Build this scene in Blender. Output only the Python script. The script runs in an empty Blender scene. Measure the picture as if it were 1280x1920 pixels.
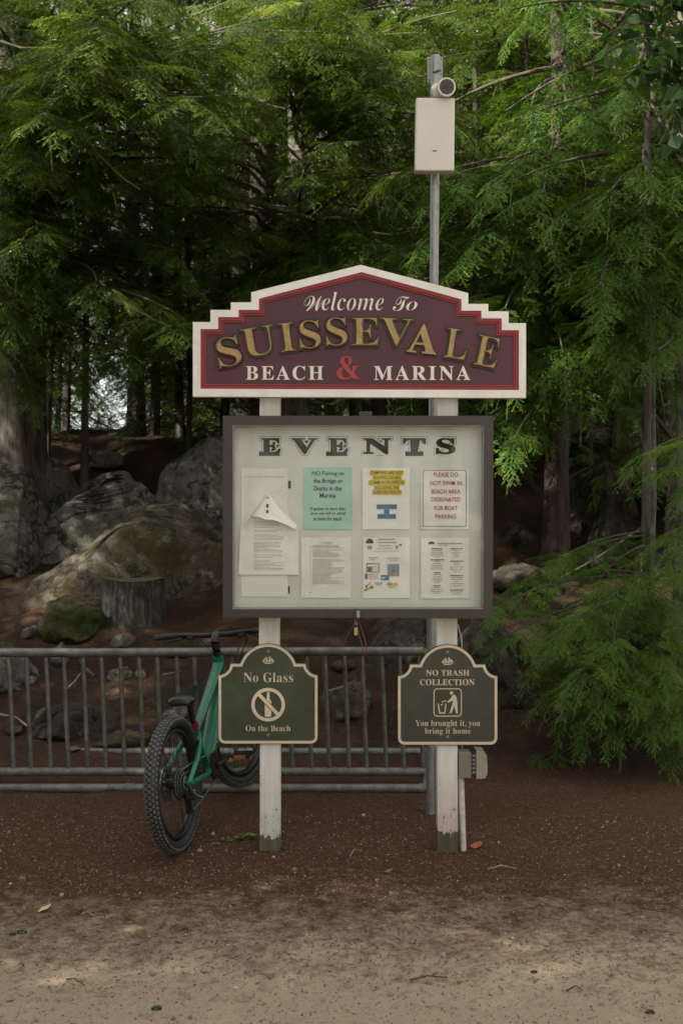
import bpy, math, random
import numpy as np
from mathutils import Vector, Matrix
R = math.radians
S = bpy.context.scene
COL = S.collection

# ---------------------------------------------------------------- camera, sky, sun, exposure
FPX, CAMZ = 2000.0, 1.59
cam_d = bpy.data.cameras.new('camera')
cam_d.sensor_fit = 'VERTICAL'; cam_d.sensor_height = 36; cam_d.sensor_width = 24; cam_d.lens = 37.5
cam_d.clip_start = 0.05; cam_d.clip_end = 600
cam_d.dof.use_dof = True; cam_d.dof.focus_distance = 5.0; cam_d.dof.aperture_fstop = 5.6
cam = bpy.data.objects.new('camera', cam_d); COL.objects.link(cam)
cam.location = (0, 0, CAMZ); cam.rotation_euler = (R(90), 0, 0)
S.camera = cam

SUN_DIR = Vector((-0.70, -0.48, 0.66)).normalized()      # towards the sun
wd = bpy.data.worlds.new('World'); S.world = wd; wd.use_nodes = True
nt = wd.node_tree
sky = nt.nodes.new('ShaderNodeTexSky'); sky.sky_type = 'NISHITA'; sky.sun_disc = False
sky.sun_elevation = math.asin(SUN_DIR.z); sky.sun_rotation = math.atan2(SUN_DIR.x, SUN_DIR.y)
sky.dust_density = 2.0; sky.ozone_density = 0.6
# thin bright cloud over most of the sky
tcw = nt.nodes.new('ShaderNodeTexCoord'); cn = nt.nodes.new('ShaderNodeTexNoise'); cn.inputs['Scale'].default_value = 2.2; cn.inputs['Detail'].default_value = 5
nt.links.new(tcw.outputs['Generated'], cn.inputs['Vector'])
cr_ = nt.nodes.new('ShaderNodeMapRange'); cr_.inputs[1].default_value = 0.3; cr_.inputs[2].default_value = 0.6; cr_.inputs[3].default_value = 0.62; cr_.inputs[4].default_value = 0.95
nt.links.new(cn.outputs['Fac'], cr_.inputs[0])
cm = nt.nodes.new('ShaderNodeMix'); cm.data_type = 'RGBA'; cm.inputs[7].default_value = (3.3, 3.15, 2.90, 1)
nt.links.new(cr_.outputs[0], cm.inputs[0]); nt.links.new(sky.outputs[0], cm.inputs[6])
nt.links.new(cm.outputs[2], nt.nodes['Background'].inputs[0])
nt.nodes['Background'].inputs[1].default_value = 0.15
sun_d = bpy.data.lights.new('sun', 'SUN'); sun_d.energy = 5.0; sun_d.angle = R(0.55); sun_d.color = (1, 0.93, 0.82)
sun = bpy.data.objects.new('sun', sun_d); COL.objects.link(sun)
sun.rotation_euler = SUN_DIR.to_track_quat('Z', 'Y').to_euler()
S.view_settings.view_transform = 'Standard'; S.view_settings.look = 'None'
S.view_settings.exposure = 1.78; S.view_settings.gamma = 1
S.cycles.use_denoising = True
S.cycles.max_bounces = 6; S.cycles.diffuse_bounces = 3; S.cycles.glossy_bounces = 3
S.cycles.transmission_bounces = 4; S.cycles.transparent_max_bounces = 8
S.cycles.caustics_reflective = False; S.cycles.caustics_refractive = False

rng = np.random.default_rng(7)

def W(px, py, Y):
    """a point of the photograph at distance Y"""
    return Vector(((px - 640) / FPX * Y, Y, CAMZ - (py - 960) / FPX * Y))

# ---------------------------------------------------------------- noise
def _hash(ix, iy, iz):
    h = (ix.astype(np.uint32) * np.uint32(374761393) + iy.astype(np.uint32) * np.uint32(668265263) + iz.astype(np.uint32) * np.uint32(2147483647))
    h = (h ^ (h >> np.uint32(13))) * np.uint32(1274126177)
    h = h ^ (h >> np.uint32(16))
    return h.astype(np.float64) / 4294967295.0
def vnoise(p):
    p = np.asarray(p, float) + 1000.0
    i = np.floor(p).astype(np.int64); f = p - i; f = f * f * (3 - 2 * f)
    out = 0
    for dx in (0, 1):
        for dy in (0, 1):
            for dz in (0, 1):
                w = (f[:, 0] if dx else 1 - f[:, 0]) * (f[:, 1] if dy else 1 - f[:, 1]) * (f[:, 2] if dz else 1 - f[:, 2])
                out = out + w * _hash(i[:, 0] + dx, i[:, 1] + dy, i[:, 2] + dz)
    return out * 2 - 1
def fbm(p, octaves=4, gain=0.5):
    a, s, out = 1.0, 1.0, 0
    p = np.asarray(p, float)
    for k in range(octaves):
        out = out + a * vnoise(p * s + 17.3 * k); a *= gain; s *= 2.03
    return out

# ---------------------------------------------------------------- materials
def new_mat(name):
    m = bpy.data.materials.new(name); m.use_nodes = True
    return m, m.node_tree, m.node_tree.nodes['Principled BSDF']
def N(t, kind, **kw):
    n = t.nodes.new('ShaderNode' + kind)
    for k, v in kw.items():
        if k in n.inputs: n.inputs[k].default_value = v
        else: setattr(n, k, v)
    return n
def ramp(t, fac, stops):
    r = t.nodes.new('ShaderNodeValToRGB'); e = r.color_ramp.elements
    while len(e) < len(stops): e.new(0.5)
    for el, (p, c) in zip(e, stops):
        el.position = p; el.color = (c[0], c[1], c[2], 1)
    t.links.new(fac, r.inputs[0]); return r.outputs[0]
def math_(t, op, a, b=None, clamp=False):
    n = t.nodes.new('ShaderNodeMath'); n.operation = op; n.use_clamp = clamp
    for i, v in enumerate((a, b)):
        if v is None: continue
        if isinstance(v, (int, float)): n.inputs[i].default_value = v
        else: t.links.new(v, n.inputs[i])
    return n.outputs[0]
def mixc(t, fac, a, b, blend='MIX'):
    n = t.nodes.new('ShaderNodeMix'); n.data_type = 'RGBA'; n.blend_type = blend
    if isinstance(fac, (int, float)): n.inputs[0].default_value = fac
    else: t.links.new(fac, n.inputs[0])
    for i, v in ((6, a), (7, b)):
        if isinstance(v, tuple): n.inputs[i].default_value = (*v, 1)
        else: t.links.new(v, n.inputs[i])
    return n.outputs[2]
def noise_(t, scale, detail=4, rough=0.6, stretch=None, coord='Object'):
    tc = t.nodes.new('ShaderNodeTexCoord'); out = tc.outputs[coord]
    if stretch:
        mp = t.nodes.new('ShaderNodeMapping'); mp.inputs['Scale'].default_value = stretch
        t.links.new(out, mp.inputs[0]); out = mp.outputs[0]
    n = t.nodes.new('ShaderNodeTexNoise'); n.inputs['Scale'].default_value = scale
    n.inputs['Detail'].default_value = detail; n.inputs['Roughness'].default_value = rough
    t.links.new(out, n.inputs['Vector']); return n.outputs['Fac']
def bump_(t, bsdf, h, strength, dist=0.01):
    b = t.nodes.new('ShaderNodeBump'); b.inputs['Strength'].default_value = strength; b.inputs['Distance'].default_value = dist
    t.links.new(h, b.inputs['Height']); t.links.new(b.outputs[0], bsdf.inputs['Normal'])
def simple(name, c, rough=0.5, metal=0.0, var=0.12, scale=14, bump=0.0, stretch=None, spec=0.5, bscale=60, bdist=0.004):
    """a colour with mottled wear, and a little roughness variation"""
    m, t, b = new_mat(name)
    f = noise_(t, scale, 5, 0.65, stretch)
    lo = tuple(x * (1 - var * 1.6) for x in c); hi = tuple(min(1, x * (1 + var)) for x in c)
    t.links.new(ramp(t, f, [(0.3, lo), (0.52, c), (0.72, hi)]), b.inputs['Base Color'])
    t.links.new(math_(t, 'MULTIPLY_ADD', f, 0.25, False) if False else math_(t, 'ADD', math_(t, 'MULTIPLY', f, 0.3), rough - 0.15), b.inputs['Roughness'])
    b.inputs['Metallic'].default_value = metal; b.inputs['Specular IOR Level'].default_value = spec
    if bump: bump_(t, b, noise_(t, bscale, 4, 0.6, stretch), bump, bdist)
    return m

MAT = {}
MAT['white'] = simple('white_paint', (0.76, 0.735, 0.70), 0.55, var=0.08, scale=9, bump=0.15)
MAT['maroon'] = simple('maroon_paint', (0.080, 0.020, 0.034), 0.6, var=0.16, scale=5, stretch=(1, 1, 0.35), bump=0.08)
MAT['red'] = simple('red_paint', (0.25, 0.016, 0.022), 0.5, var=0.15)
MAT['redlight'] = simple('bright_red_paint', (0.36, 0.035, 0.035), 0.5, var=0.12)
MAT['white_letter'] = simple('white_lettering', (0.74, 0.70, 0.64), 0.5, var=0.10, scale=30)
MAT['gold'] = simple('gold_leaf', (0.34, 0.23, 0.095), 0.42, metal=0.55, var=0.22, scale=40, bump=0.2, bscale=90)
MAT['black'] = simple('black_paint', (0.022, 0.014, 0.012), 0.5)
MAT['cream'] = simple('cream_paint', (0.62, 0.53, 0.38), 0.5, var=0.07, scale=20)
MAT['signgreen'] = simple('olive_green_sign_face', (0.040, 0.050, 0.026), 0.42, var=0.22, scale=7)
MAT['signgreen2'] = simple('grey_green_sign_face', (0.046, 0.046, 0.031), 0.45, var=0.2, scale=6)
MAT['galv'] = simple('galvanised_steel', (0.30, 0.31, 0.30), 0.5, metal=0.6, var=0.18, scale=25, bump=0.12)
MAT['rack'] = simple('dull_grey_steel', (0.16, 0.155, 0.14), 0.55, metal=0.35, var=0.35, scale=22, bump=0.25)
def rack_mat():
    m, t, b = new_mat('dull_grey_steel')
    f = noise_(t, 14, 6, 0.7); q = noise_(t, 5, 6, 0.75); w = noise_(t, 60, 4, 0.7)
    c = ramp(t, f, [(0.3, (0.075, 0.072, 0.065)), (0.5, (0.15, 0.145, 0.13)), (0.7, (0.22, 0.215, 0.20))])
    rust = math_(t, 'MULTIPLY', math_(t, 'SUBTRACT', math_(t, 'ADD', q, math_(t, 'MULTIPLY', math_(t, 'SUBTRACT', w, 0.5), 0.3)), 0.56), 7, True)
    t.links.new(mixc(t, math_(t, 'MULTIPLY', rust, 0.8), c, (0.085, 0.050, 0.030)), b.inputs['Base Color'])
    t.links.new(math_(t, 'ADD', math_(t, 'MULTIPLY', rust, 0.3), 0.5), b.inputs['Roughness']); b.inputs['Metallic'].default_value = 0.3
    bump_(t, b, math_(t, 'ADD', f, w), 0.3, 0.004); return m
MAT['rack'] = rack_mat()
MAT['bronze'] = simple('dark_bronze_aluminium', (0.052, 0.046, 0.040), 0.5, metal=0.3, var=0.12, scale=10)
MAT['backing'] = simple('off_white_backing_board', (0.63, 0.64, 0.61), 0.6, var=0.07, scale=3)
MAT['paper'] = simple('white_paper', (0.84, 0.82, 0.78), 0.75, var=0.05, scale=10, bump=0.25, bscale=14, bdist=0.01)
MAT['papergrey'] = simple('worn_white_paper', (0.79, 0.77, 0.73), 0.75, var=0.05, scale=8, bump=0.5, bscale=10, bdist=0.012)
MAT['mint'] = simple('mint_paper', (0.36, 0.60, 0.51), 0.75, var=0.04)
MAT['ink'] = simple('black_ink', (0.03, 0.035, 0.035), 0.6)
MAT['inkgrey'] = simple('grey_ink', (0.30, 0.29, 0.28), 0.7)
MAT['inkred'] = simple('red_ink', (0.42, 0.07, 0.07), 0.6)
MAT['hi_yellow'] = simple('yellow_highlighter', (0.68, 0.52, 0.03), 0.7)
MAT['hi_blue'] = simple('blue_highlighter', (0.05, 0.22, 0.42), 0.7)
MAT['inkorange'] = simple('orange_ink', (0.55, 0.30, 0.12), 0.7)
MAT['inkblue'] = simple('pale_blue_ink', (0.22, 0.30, 0.38), 0.7)
MAT['events'] = simple('dark_green_brown_letters', (0.014, 0.014, 0.009), 0.6, var=0.15, scale=25, spec=0.2)
MAT['plastic'] = simple('beige_plastic', (0.60, 0.565, 0.51), 0.5, var=0.03, scale=4)
MAT['cambody'] = simple('white_camera_plastic', (0.62, 0.59, 0.55), 0.4, var=0.04)
MAT['lens'] = simple('dark_lens_cover', (0.030, 0.020, 0.018), 0.25)
MAT['boxgrey'] = simple('grey_junction_box', (0.20, 0.18, 0.14), 0.55, var=0.12)
MAT['boxtan'] = simple('tan_outlet_cover', (0.30, 0.27, 0.21), 0.45, var=0.12)
MAT['pvc'] = simple('white_painted_conduit', (0.60, 0.54, 0.50), 0.55, var=0.2, scale=30)
MAT['rubber'] = simple('dusty_black_rubber', (0.090, 0.088, 0.085), 0.75, var=0.3, scale=20)
MAT['rubber2'] = simple('black_rubber_sidewall', (0.018, 0.018, 0.019), 0.6, var=0.2)
MAT['bikegreen'] = simple('green_frame_paint', (0.010, 0.150, 0.080), 0.32, var=0.06, spec=0.5)
MAT['bikeblack'] = simple('black_bike_parts', (0.012, 0.012, 0.013), 0.42)
MAT['chrome'] = simple('bare_steel', (0.35, 0.35, 0.36), 0.3, metal=0.9)
MAT['bikered'] = simple('red_anodised', (0.30, 0.012, 0.03), 0.35)
MAT['orange'] = simple('orange_reflector', (0.50, 0.13, 0.02), 0.3)
MAT['brass'] = simple('brass', (0.40, 0.34, 0.22), 0.35, metal=0.7)
MAT['cord'] = simple('red_brown_cord', (0.18, 0.065, 0.04), 0.6)
MAT['cable'] = simple('grey_cable', (0.40, 0.38, 0.36), 0.5)
MAT['decal'] = simple('pale_green_decal', (0.10, 0.22, 0.16), 0.5)
MAT['litterpaper'] = simple('yellowed_paper_scrap', (0.55, 0.47, 0.28), 0.8)
MAT['deadleaf'] = simple('orange_dead_leaf', (0.33, 0.10, 0.035), 0.8)
MAT['twig'] = simple('grey_brown_twig', (0.070, 0.052, 0.036), 0.9, var=0.35, scale=30)
MAT['barewood'] = simple('pale_dead_wood', (0.19, 0.165, 0.13), 0.9, var=0.3, scale=30)
MAT['weed'] = simple('bright_weed_leaf', (0.085, 0.17, 0.025), 0.6)

def glass_mat():
    m, t, b = new_mat('glass_pane'); t.nodes.remove(b)
    tr = N(t, 'BsdfTransparent'); gl = N(t, 'BsdfGlossy', Roughness=0.03)
    tr.inputs[0].default_value = (0.97, 0.975, 0.965, 1)
    df = N(t, 'BsdfDiffuse'); df.inputs[0].default_value = (0.55, 0.52, 0.48, 1)
    geo = N(t, 'NewGeometry'); dt = t.nodes.new('ShaderNodeVectorMath'); dt.operation = 'DOT_PRODUCT'
    t.links.new(geo.outputs['Normal'], dt.inputs[0]); t.links.new(geo.outputs['Incoming'], dt.inputs[1])
    fac = math_(t, 'ADD', 0.022, math_(t, 'MULTIPLY', math_(t, 'POWER', math_(t, 'SUBTRACT', 1.0, math_(t, 'ABSOLUTE', dt.outputs['Value'])), 5.0), 0.9), True)
    mx = N(t, 'MixShader'); t.links.new(fac, mx.inputs[0])
    t.links.new(tr.outputs[0], mx.inputs[1]); t.links.new(gl.outputs[0], mx.inputs[2])
    # dust smears on the pane
    f = noise_(t, 3.2, 6, 0.7, (1, 1, 0.6))
    mx2 = N(t, 'MixShader'); t.links.new(math_(t, 'MULTIPLY', math_(t, 'SUBTRACT', f, 0.45, True), 0.10, True), mx2.inputs[0])
    t.links.new(mx.outputs[0], mx2.inputs[1]); t.links.new(df.outputs[0], mx2.inputs[2])
    t.links.new(mx2.outputs[0], t.nodes['Material Output'].inputs[0]); return m
MAT['glass'] = glass_mat()

def post_mat(name, bare, edge, pink):
    """white paint flaking off old wood, bare below a ragged edge near the ground (object z = height)"""
    m, t, b = new_mat(name)
    tc = N(t, 'TexCoord'); sep = N(t, 'SeparateXYZ'); t.links.new(tc.outputs['Object'], sep.inputs[0])
    z = sep.outputs['Z']
    rag = noise_(t, 22, 3, 0.6, (1.0, 1.0, 0.45))
    grain = noise_(t, 60, 5, 0.7, (1.0, 1.0, 0.06))
    chips = noise_(t, 38, 5, 0.75, (1, 1, 0.35))
    wood = ramp(t, grain, [(0.3, tuple(x * 0.45 for x in bare)), (0.6, bare), (0.8, tuple(x * 1.5 for x in bare))])
    streak = noise_(t, 16, 4, 0.6, (1, 1, 0.10))
    paint = ramp(t, streak, [(0.3, (0.56, 0.53, 0.48)), (0.55, (0.72, 0.70, 0.66)), (0.8, (0.78, 0.76, 0.73))])
    low = math_(t, 'SUBTRACT', 1.0, math_(t, 'MULTIPLY', math_(t, 'SUBTRACT', z, edge), 3.2), True)
    paint = mixc(t, math_(t, 'MULTIPLY', low, pink, True), paint, (0.60, 0.42, 0.40))
    splash = math_(t, 'MULTIPLY', math_(t, 'SUBTRACT', 1.0, math_(t, 'MULTIPLY', z, 2.6), True), math_(t, 'MULTIPLY', math_(t, 'SUBTRACT', noise_(t, 7, 5, 0.7), 0.42), 3.0, True), True)
    paint = mixc(t, math_(t, 'MULTIPLY', splash, 0.75), paint, (0.20, 0.13, 0.09))
    drips = noise_(t, 30, 4, 0.7, (1, 1, 0.05)); paint = mixc(t, math_(t, 'MULTIPLY', math_(t, 'SUBTRACT', drips, 0.56), 2.2, True), paint, (0.36, 0.32, 0.27))
    edgef = math_(t, 'ADD', z, math_(t, 'MULTIPLY', math_(t, 'SUBTRACT', rag, 0.5), 0.24))
    bottom = math_(t, 'MULTIPLY', math_(t, 'SUBTRACT', edgef, edge), 120, True)
    chipf = math_(t, 'MULTIPLY', math_(t, 'SUBTRACT', math_(t, 'ADD', 0.675, math_(t, 'MULTIPLY', low, -0.09)), chips), 60, True)
    mask = math_(t, 'MULTIPLY', bottom, chipf)
    t.links.new(mixc(t, mask, wood, paint), b.inputs['Base Color'])
    b.inputs['Roughness'].default_value = 0.75
    bump_(t, b, math_(t, 'ADD', math_(t, 'MULTIPLY', mask, 1.0), math_(t, 'MULTIPLY', grain, 0.6)), 0.5, 0.004)
    return m
MAT['post'] = post_mat('flaking_white_post', (0.13, 0.105, 0.075), 0.060, 0.12)
MAT['post2'] = post_mat('flaking_pinkish_post', (0.10, 0.085, 0.05), 0.085, 0.75)

def bark_mat(name, dark, mid, light, lich=0.0, scale=9, vert=0.16):
    m, t, b = new_mat(name)
    f = noise_(t, scale, 7, 0.72, (1.0, 1.0, vert))
    g = noise_(t, 3.1, 6, 0.7)
    c = ramp(t, f, [(0.40, dark), (0.49, mid), (0.62, light)])
    c = mixc(t, math_(t, 'MULTIPLY', math_(t, 'SUBTRACT', g, 0.60 - lich * 0.2), 5, True), c, (0.17, 0.18, 0.14))
    g2 = noise_(t, 1.7, 5, 0.6)
    c = mixc(t, math_(t, 'MULTIPLY', math_(t, 'SUBTRACT', g2, 0.58), 4, True), c, (0.05, 0.06, 0.02))
    t.links.new(c, b.inputs['Base Color']); b.inputs['Roughness'].default_value = 0.9
    bump_(t, b, f, 0.9, 0.05); return m
MAT['bark'] = bark_mat('furrowed_grey_brown_bark', (0.020, 0.015, 0.011), (0.060, 0.048, 0.037), (0.11, 0.092, 0.074))
MAT['barkred'] = bark_mat('reddish_brown_bark', (0.014, 0.008, 0.006), (0.042, 0.026, 0.019), (0.078, 0.054, 0.040), -0.4)
MAT['barklichen'] = bark_mat('lichen_grey_bark', (0.025, 0.021, 0.015), (0.085, 0.074, 0.058), (0.17, 0.155, 0.125), 0.7)
MAT['barkdark'] = bark_mat('dark_bark', (0.012, 0.009, 0.007), (0.035, 0.026, 0.02), (0.07, 0.055, 0.04), -0.5)
MAT['stump'] = bark_mat('stump_bark', (0.008, 0.007, 0.005), (0.030, 0.027, 0.020), (0.105, 0.10, 0.08), -0.1, 30, 0.22)
MAT['stumptop'] = simple('weathered_sawn_wood', (0.105, 0.080, 0.052), 0.85, var=0.4, scale=18, bump=0.5)

def rock_mat(name, base, moss, lichen, moss_c=(0.045, 0.055, 0.012), brown=0.2):
    base = tuple(x * 0.80 for x in base); moss_c = tuple(x * 0.75 for x in moss_c)
    m, t, b = new_mat(name)
    f = noise_(t, 7, 8, 0.75); g = noise_(t, 1.6, 6, 0.65); h = noise_(t, 46, 4, 0.7); k = noise_(t, 2.6, 7, 0.72); q = noise_(t, 3.4, 6, 0.7)
    c = ramp(t, f, [(0.36, tuple(x * 0.22 for x in base)), (0.46, tuple(x * 0.75 for x in base)), (0.56, tuple(x * 1.1 for x in base)), (0.70, tuple(x * 1.9 for x in base))])
    sp_ = noise_(t, 95, 3, 0.7); c = mixc(t, math_(t, 'MULTIPLY', math_(t, 'SUBTRACT', sp_, 0.52), 6, True), c, tuple(x * 0.35 for x in base))
    ck = noise_(t, 2.2, 5, 0.55); c = mixc(t, math_(t, 'SUBTRACT', 1.0, math_(t, 'MULTIPLY', math_(t, 'ABSOLUTE', math_(t, 'SUBTRACT', ck, 0.5)), 45), True), c, tuple(x * 0.15 for x in base))
    c = mixc(t, math_(t, 'MULTIPLY', math_(t, 'SUBTRACT', q, 0.56 - brown * 0.2), 5, True), c, (0.075, 0.045, 0.022))
    vo = t.nodes.new('ShaderNodeTexVoronoi'); vo.inputs['Scale'].default_value = 8
    tc = N(t, 'TexCoord'); dist = N(t, 'Mix'); dist.data_type = 'VECTOR'
    wn = t.nodes.new('ShaderNodeTexNoise'); wn.inputs['Scale'].default_value = 9; wn.inputs['Detail'].default_value = 4
    t.links.new(tc.outputs['Object'], wn.inputs['Vector'])
    av = t.nodes.new('ShaderNodeVectorMath'); av.operation = 'MULTIPLY_ADD'; av.inputs[1].default_value = (0.16, 0.16, 0.16)
    t.links.new(wn.outputs['Color'], av.inputs[0]); t.links.new(tc.outputs['Object'], av.inputs[2]); t.links.new(av.outputs[0], vo.inputs['Vector'])
    patch = math_(t, 'MULTIPLY', math_(t, 'SUBTRACT', 0.34, vo.outputs['Distance']), 9, True)
    patch = math_(t, 'MULTIPLY', patch, math_(t, 'MULTIPLY', math_(t, 'SUBTRACT', g, 0.62 - lichen * 0.25), 8, True))
    patch = math_(t, 'MULTIPLY', patch, math_(t, 'MULTIPLY', math_(t, 'SUBTRACT', h, 0.36), 5, True))
    c = mixc(t, math_(t, 'MULTIPLY', patch, 0.9), c, (0.25, 0.265, 0.22))
    mm = math_(t, 'MULTIPLY', math_(t, 'SUBTRACT', math_(t, 'ADD', k, math_(t, 'MULTIPLY', math_(t, 'SUBTRACT', h, 0.5), 0.25)), 0.66 - moss * 0.34), 6, True)
    mc = ramp(t, h, [(0.3, tuple(x * 0.4 for x in moss_c)), (0.6, moss_c), (0.8, tuple(x * 1.9 for x in moss_c))])
    c = mixc(t, mm, c, mc)
    t.links.new(c, b.inputs['Base Color']); b.inputs['Roughness'].default_value = 0.92; b.inputs['Specular IOR Level'].default_value = 0.25
    bump_(t, b, math_(t, 'ADD', math_(t, 'MULTIPLY', f, 0.8), math_(t, 'MULTIPLY', h, 0.5)), 1.0, 0.05); return m
MAT['rock'] = rock_mat('grey_lichened_granite', (0.20, 0.192, 0.160), 0.22, 1.0, brown=0.15)
MAT['rockmoss'] = rock_mat('mossy_granite', (0.150, 0.135, 0.100), 0.50, 0.45, (0.072, 0.062, 0.012), brown=0.55)
MAT['moss'] = rock_mat('thick_green_moss_rock', (0.12, 0.11, 0.07), 0.82, 0.3, (0.040, 0.048, 0.008), brown=0.6)
MAT['rockdark'] = rock_mat('dark_granite', (0.075, 0.068, 0.052), 0.35, 0.25, (0.03, 0.035, 0.012), brown=0.3)
MAT['rockpale'] = rock_mat('pale_flat_stone', (0.22, 0.205, 0.165), 0.1, 0.5, brown=0.05)

def foliage_mat(name, stops, trans=0.3, rough=0.36, spec=0.7):
    m, t, b = new_mat(name)
    at = N(t, 'Attribute', attribute_name='shade')
    c = ramp(t, at.outputs['Fac'], stops)
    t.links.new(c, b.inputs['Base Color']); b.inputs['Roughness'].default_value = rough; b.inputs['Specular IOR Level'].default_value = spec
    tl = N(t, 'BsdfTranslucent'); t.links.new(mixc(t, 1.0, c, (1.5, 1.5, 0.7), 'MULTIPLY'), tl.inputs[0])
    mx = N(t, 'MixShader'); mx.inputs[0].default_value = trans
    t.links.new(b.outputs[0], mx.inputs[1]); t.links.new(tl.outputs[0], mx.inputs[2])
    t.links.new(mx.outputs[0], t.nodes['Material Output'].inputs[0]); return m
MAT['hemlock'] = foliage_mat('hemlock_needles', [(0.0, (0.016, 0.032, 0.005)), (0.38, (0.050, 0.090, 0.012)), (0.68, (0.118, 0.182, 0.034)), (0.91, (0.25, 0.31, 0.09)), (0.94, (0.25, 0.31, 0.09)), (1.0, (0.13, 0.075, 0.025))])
MAT['hemlock_fresh'] = foliage_mat('young_hemlock_needles', [(0.0, (0.018, 0.046, 0.008)), (0.35, (0.048, 0.108, 0.016)), (0.7, (0.112, 0.20, 0.026)), (1.0, (0.25, 0.34, 0.06))], 0.22, 0.5, 0.25)
MAT['leaf'] = foliage_mat('broad_leaves', [(0.0, (0.020, 0.050, 0.016)), (0.6, (0.042, 0.090, 0.026)), (1.0, (0.10, 0.17, 0.04))], 0.35, 0.6, 0.25)

# ---------------------------------------------------------------- terrain
TY = [-60, 6.6, 7.2, 8.2, 8.7, 9.0, 9.8, 10.6, 11.4, 12.2, 13.0, 16.0, 30.0, 60, 200]
TZ = [0, 0, 0.06, 0.44, 0.64, 0.71, 0.98, 1.42, 1.90, 2.28, 2.50, 2.75, 2.9, 2.7, 2.4]
def ground_h(x, y):
    x = np.asarray(x, float); y = np.asarray(y, float)
    ye = y + 0.45 * vnoise(np.stack([x * 0.5, y * 0.2, 0 * x + 3.1], -1)) * np.clip((y - 6.5) / 2, 0, 1)
    z = np.interp(ye, TY, TZ)
    rough = np.clip((y - 5.5) / 3, 0.12, 1)
    z = z + rough * (0.10 * fbm(np.stack([x * 0.9, y * 0.9, 0 * x + 9], -1), 3) + 0.02 * fbm(np.stack([x * 5, y * 5, 0 * x + 2], -1), 2))
    return z * 1.0
def hit(px, py):
    """distance at which the line of sight through a pixel meets the ground"""
    Y = np.arange(3.0, 16.0, 0.02); g_ = ground_h((px - 640) / FPX * Y, Y); z = CAMZ - (py - 960) / FPX * Y
    k = np.argmax(g_ >= z); return float(Y[k]) if (g_ >= z).any() else 12.0
def gh(x, y): return float(ground_h(np.array([x]), np.array([y]))[0])

def ground_mat():
    m, t, b = new_mat('forest_floor_and_sand')
    geo = N(t, 'NewGeometry'); sep = N(t, 'SeparateXYZ'); t.links.new(geo.outputs['Position'], sep.inputs[0])
    big = noise_(t, 0.8, 5, 0.6); mid = noise_(t, 5, 6, 0.7); fine = noise_(t, 70, 5, 0.75); grit = noise_(t, 260, 3, 0.7); mott = noise_(t, 17, 6, 0.75)
    needle = ramp(t, fine, [(0.28, (0.020, 0.009, 0.005)), (0.47, (0.070, 0.034, 0.019)), (0.62, (0.118, 0.060, 0.034)), (0.8, (0.21, 0.13, 0.08))])
    needle = mixc(t, math_(t, 'MULTIPLY', math_(t, 'SUBTRACT', mid, 0.50), 3.0, True), needle, (0.074, 0.030, 0.017))
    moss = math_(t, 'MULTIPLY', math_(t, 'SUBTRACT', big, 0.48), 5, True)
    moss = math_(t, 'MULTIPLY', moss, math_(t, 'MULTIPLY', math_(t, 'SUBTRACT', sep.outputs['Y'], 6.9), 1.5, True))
    needle = mixc(t, math_(t, 'MULTIPLY', moss, math_(t, 'MULTIPLY', math_(t, 'SUBTRACT', mott, 0.40), 3, True)), needle, (0.036, 0.034, 0.010))  # moss tint, also part of the canopy shade painted into the slope
    litter_shade = noise_(t, 2.3, 6, 0.7); deep = math_(t, 'MULTIPLY', math_(t, 'SUBTRACT', sep.outputs['Y'], 6.3), 1.2, True)
    needle = mixc(t, math_(t, 'MULTIPLY', deep, math_(t, 'MULTIPLY', math_(t, 'SUBTRACT', litter_shade, 0.32), 5, True)), needle, ramp(t, fine, [(0.3, (0.012, 0.008, 0.005)), (0.55, (0.036, 0.022, 0.013)), (0.75, (0.10, 0.065, 0.035))]))  # dark litter, with the moss above, also paints canopy shade into the slope colour
    sand = ramp(t, grit, [(0.25, (0.23, 0.176, 0.120)), (0.5, (0.375, 0.298, 0.205)), (0.75, (0.49, 0.405, 0.288))])
    sand = mixc(t, math_(t, 'MULTIPLY', math_(t, 'SUBTRACT', mott, 0.52), 4.0, True), sand, (0.29, 0.226, 0.160))
    sand = mixc(t, math_(t, 'MULTIPLY', math_(t, 'SUBTRACT', mid, 0.60), 5, True), sand, (0.42, 0.33, 0.235))
    yy = math_(t, 'ADD', sep.outputs['Y'], math_(t, 'ADD', math_(t, 'MULTIPLY', math_(t, 'SUBTRACT', mid, 0.5), 1.7), math_(t, 'MULTIPLY', math_(t, 'SUBTRACT', mott, 0.5), 1.9)))
    mask = math_(t, 'MULTIPLY', math_(t, 'SUBTRACT', 4.55, yy), 1.05, True)
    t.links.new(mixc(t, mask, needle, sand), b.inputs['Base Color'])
    b.inputs['Roughness'].default_value = 0.95; b.inputs['Specular IOR Level'].default_value = 0.2
    bump_(t, b, math_(t, 'ADD', fine, math_(t, 'ADD', math_(t, 'MULTIPLY', mott, 1.2), math_(t, 'MULTIPLY', grit, 0.25))), 0.7, 0.02); return m
MAT['ground'] = ground_mat()

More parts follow.
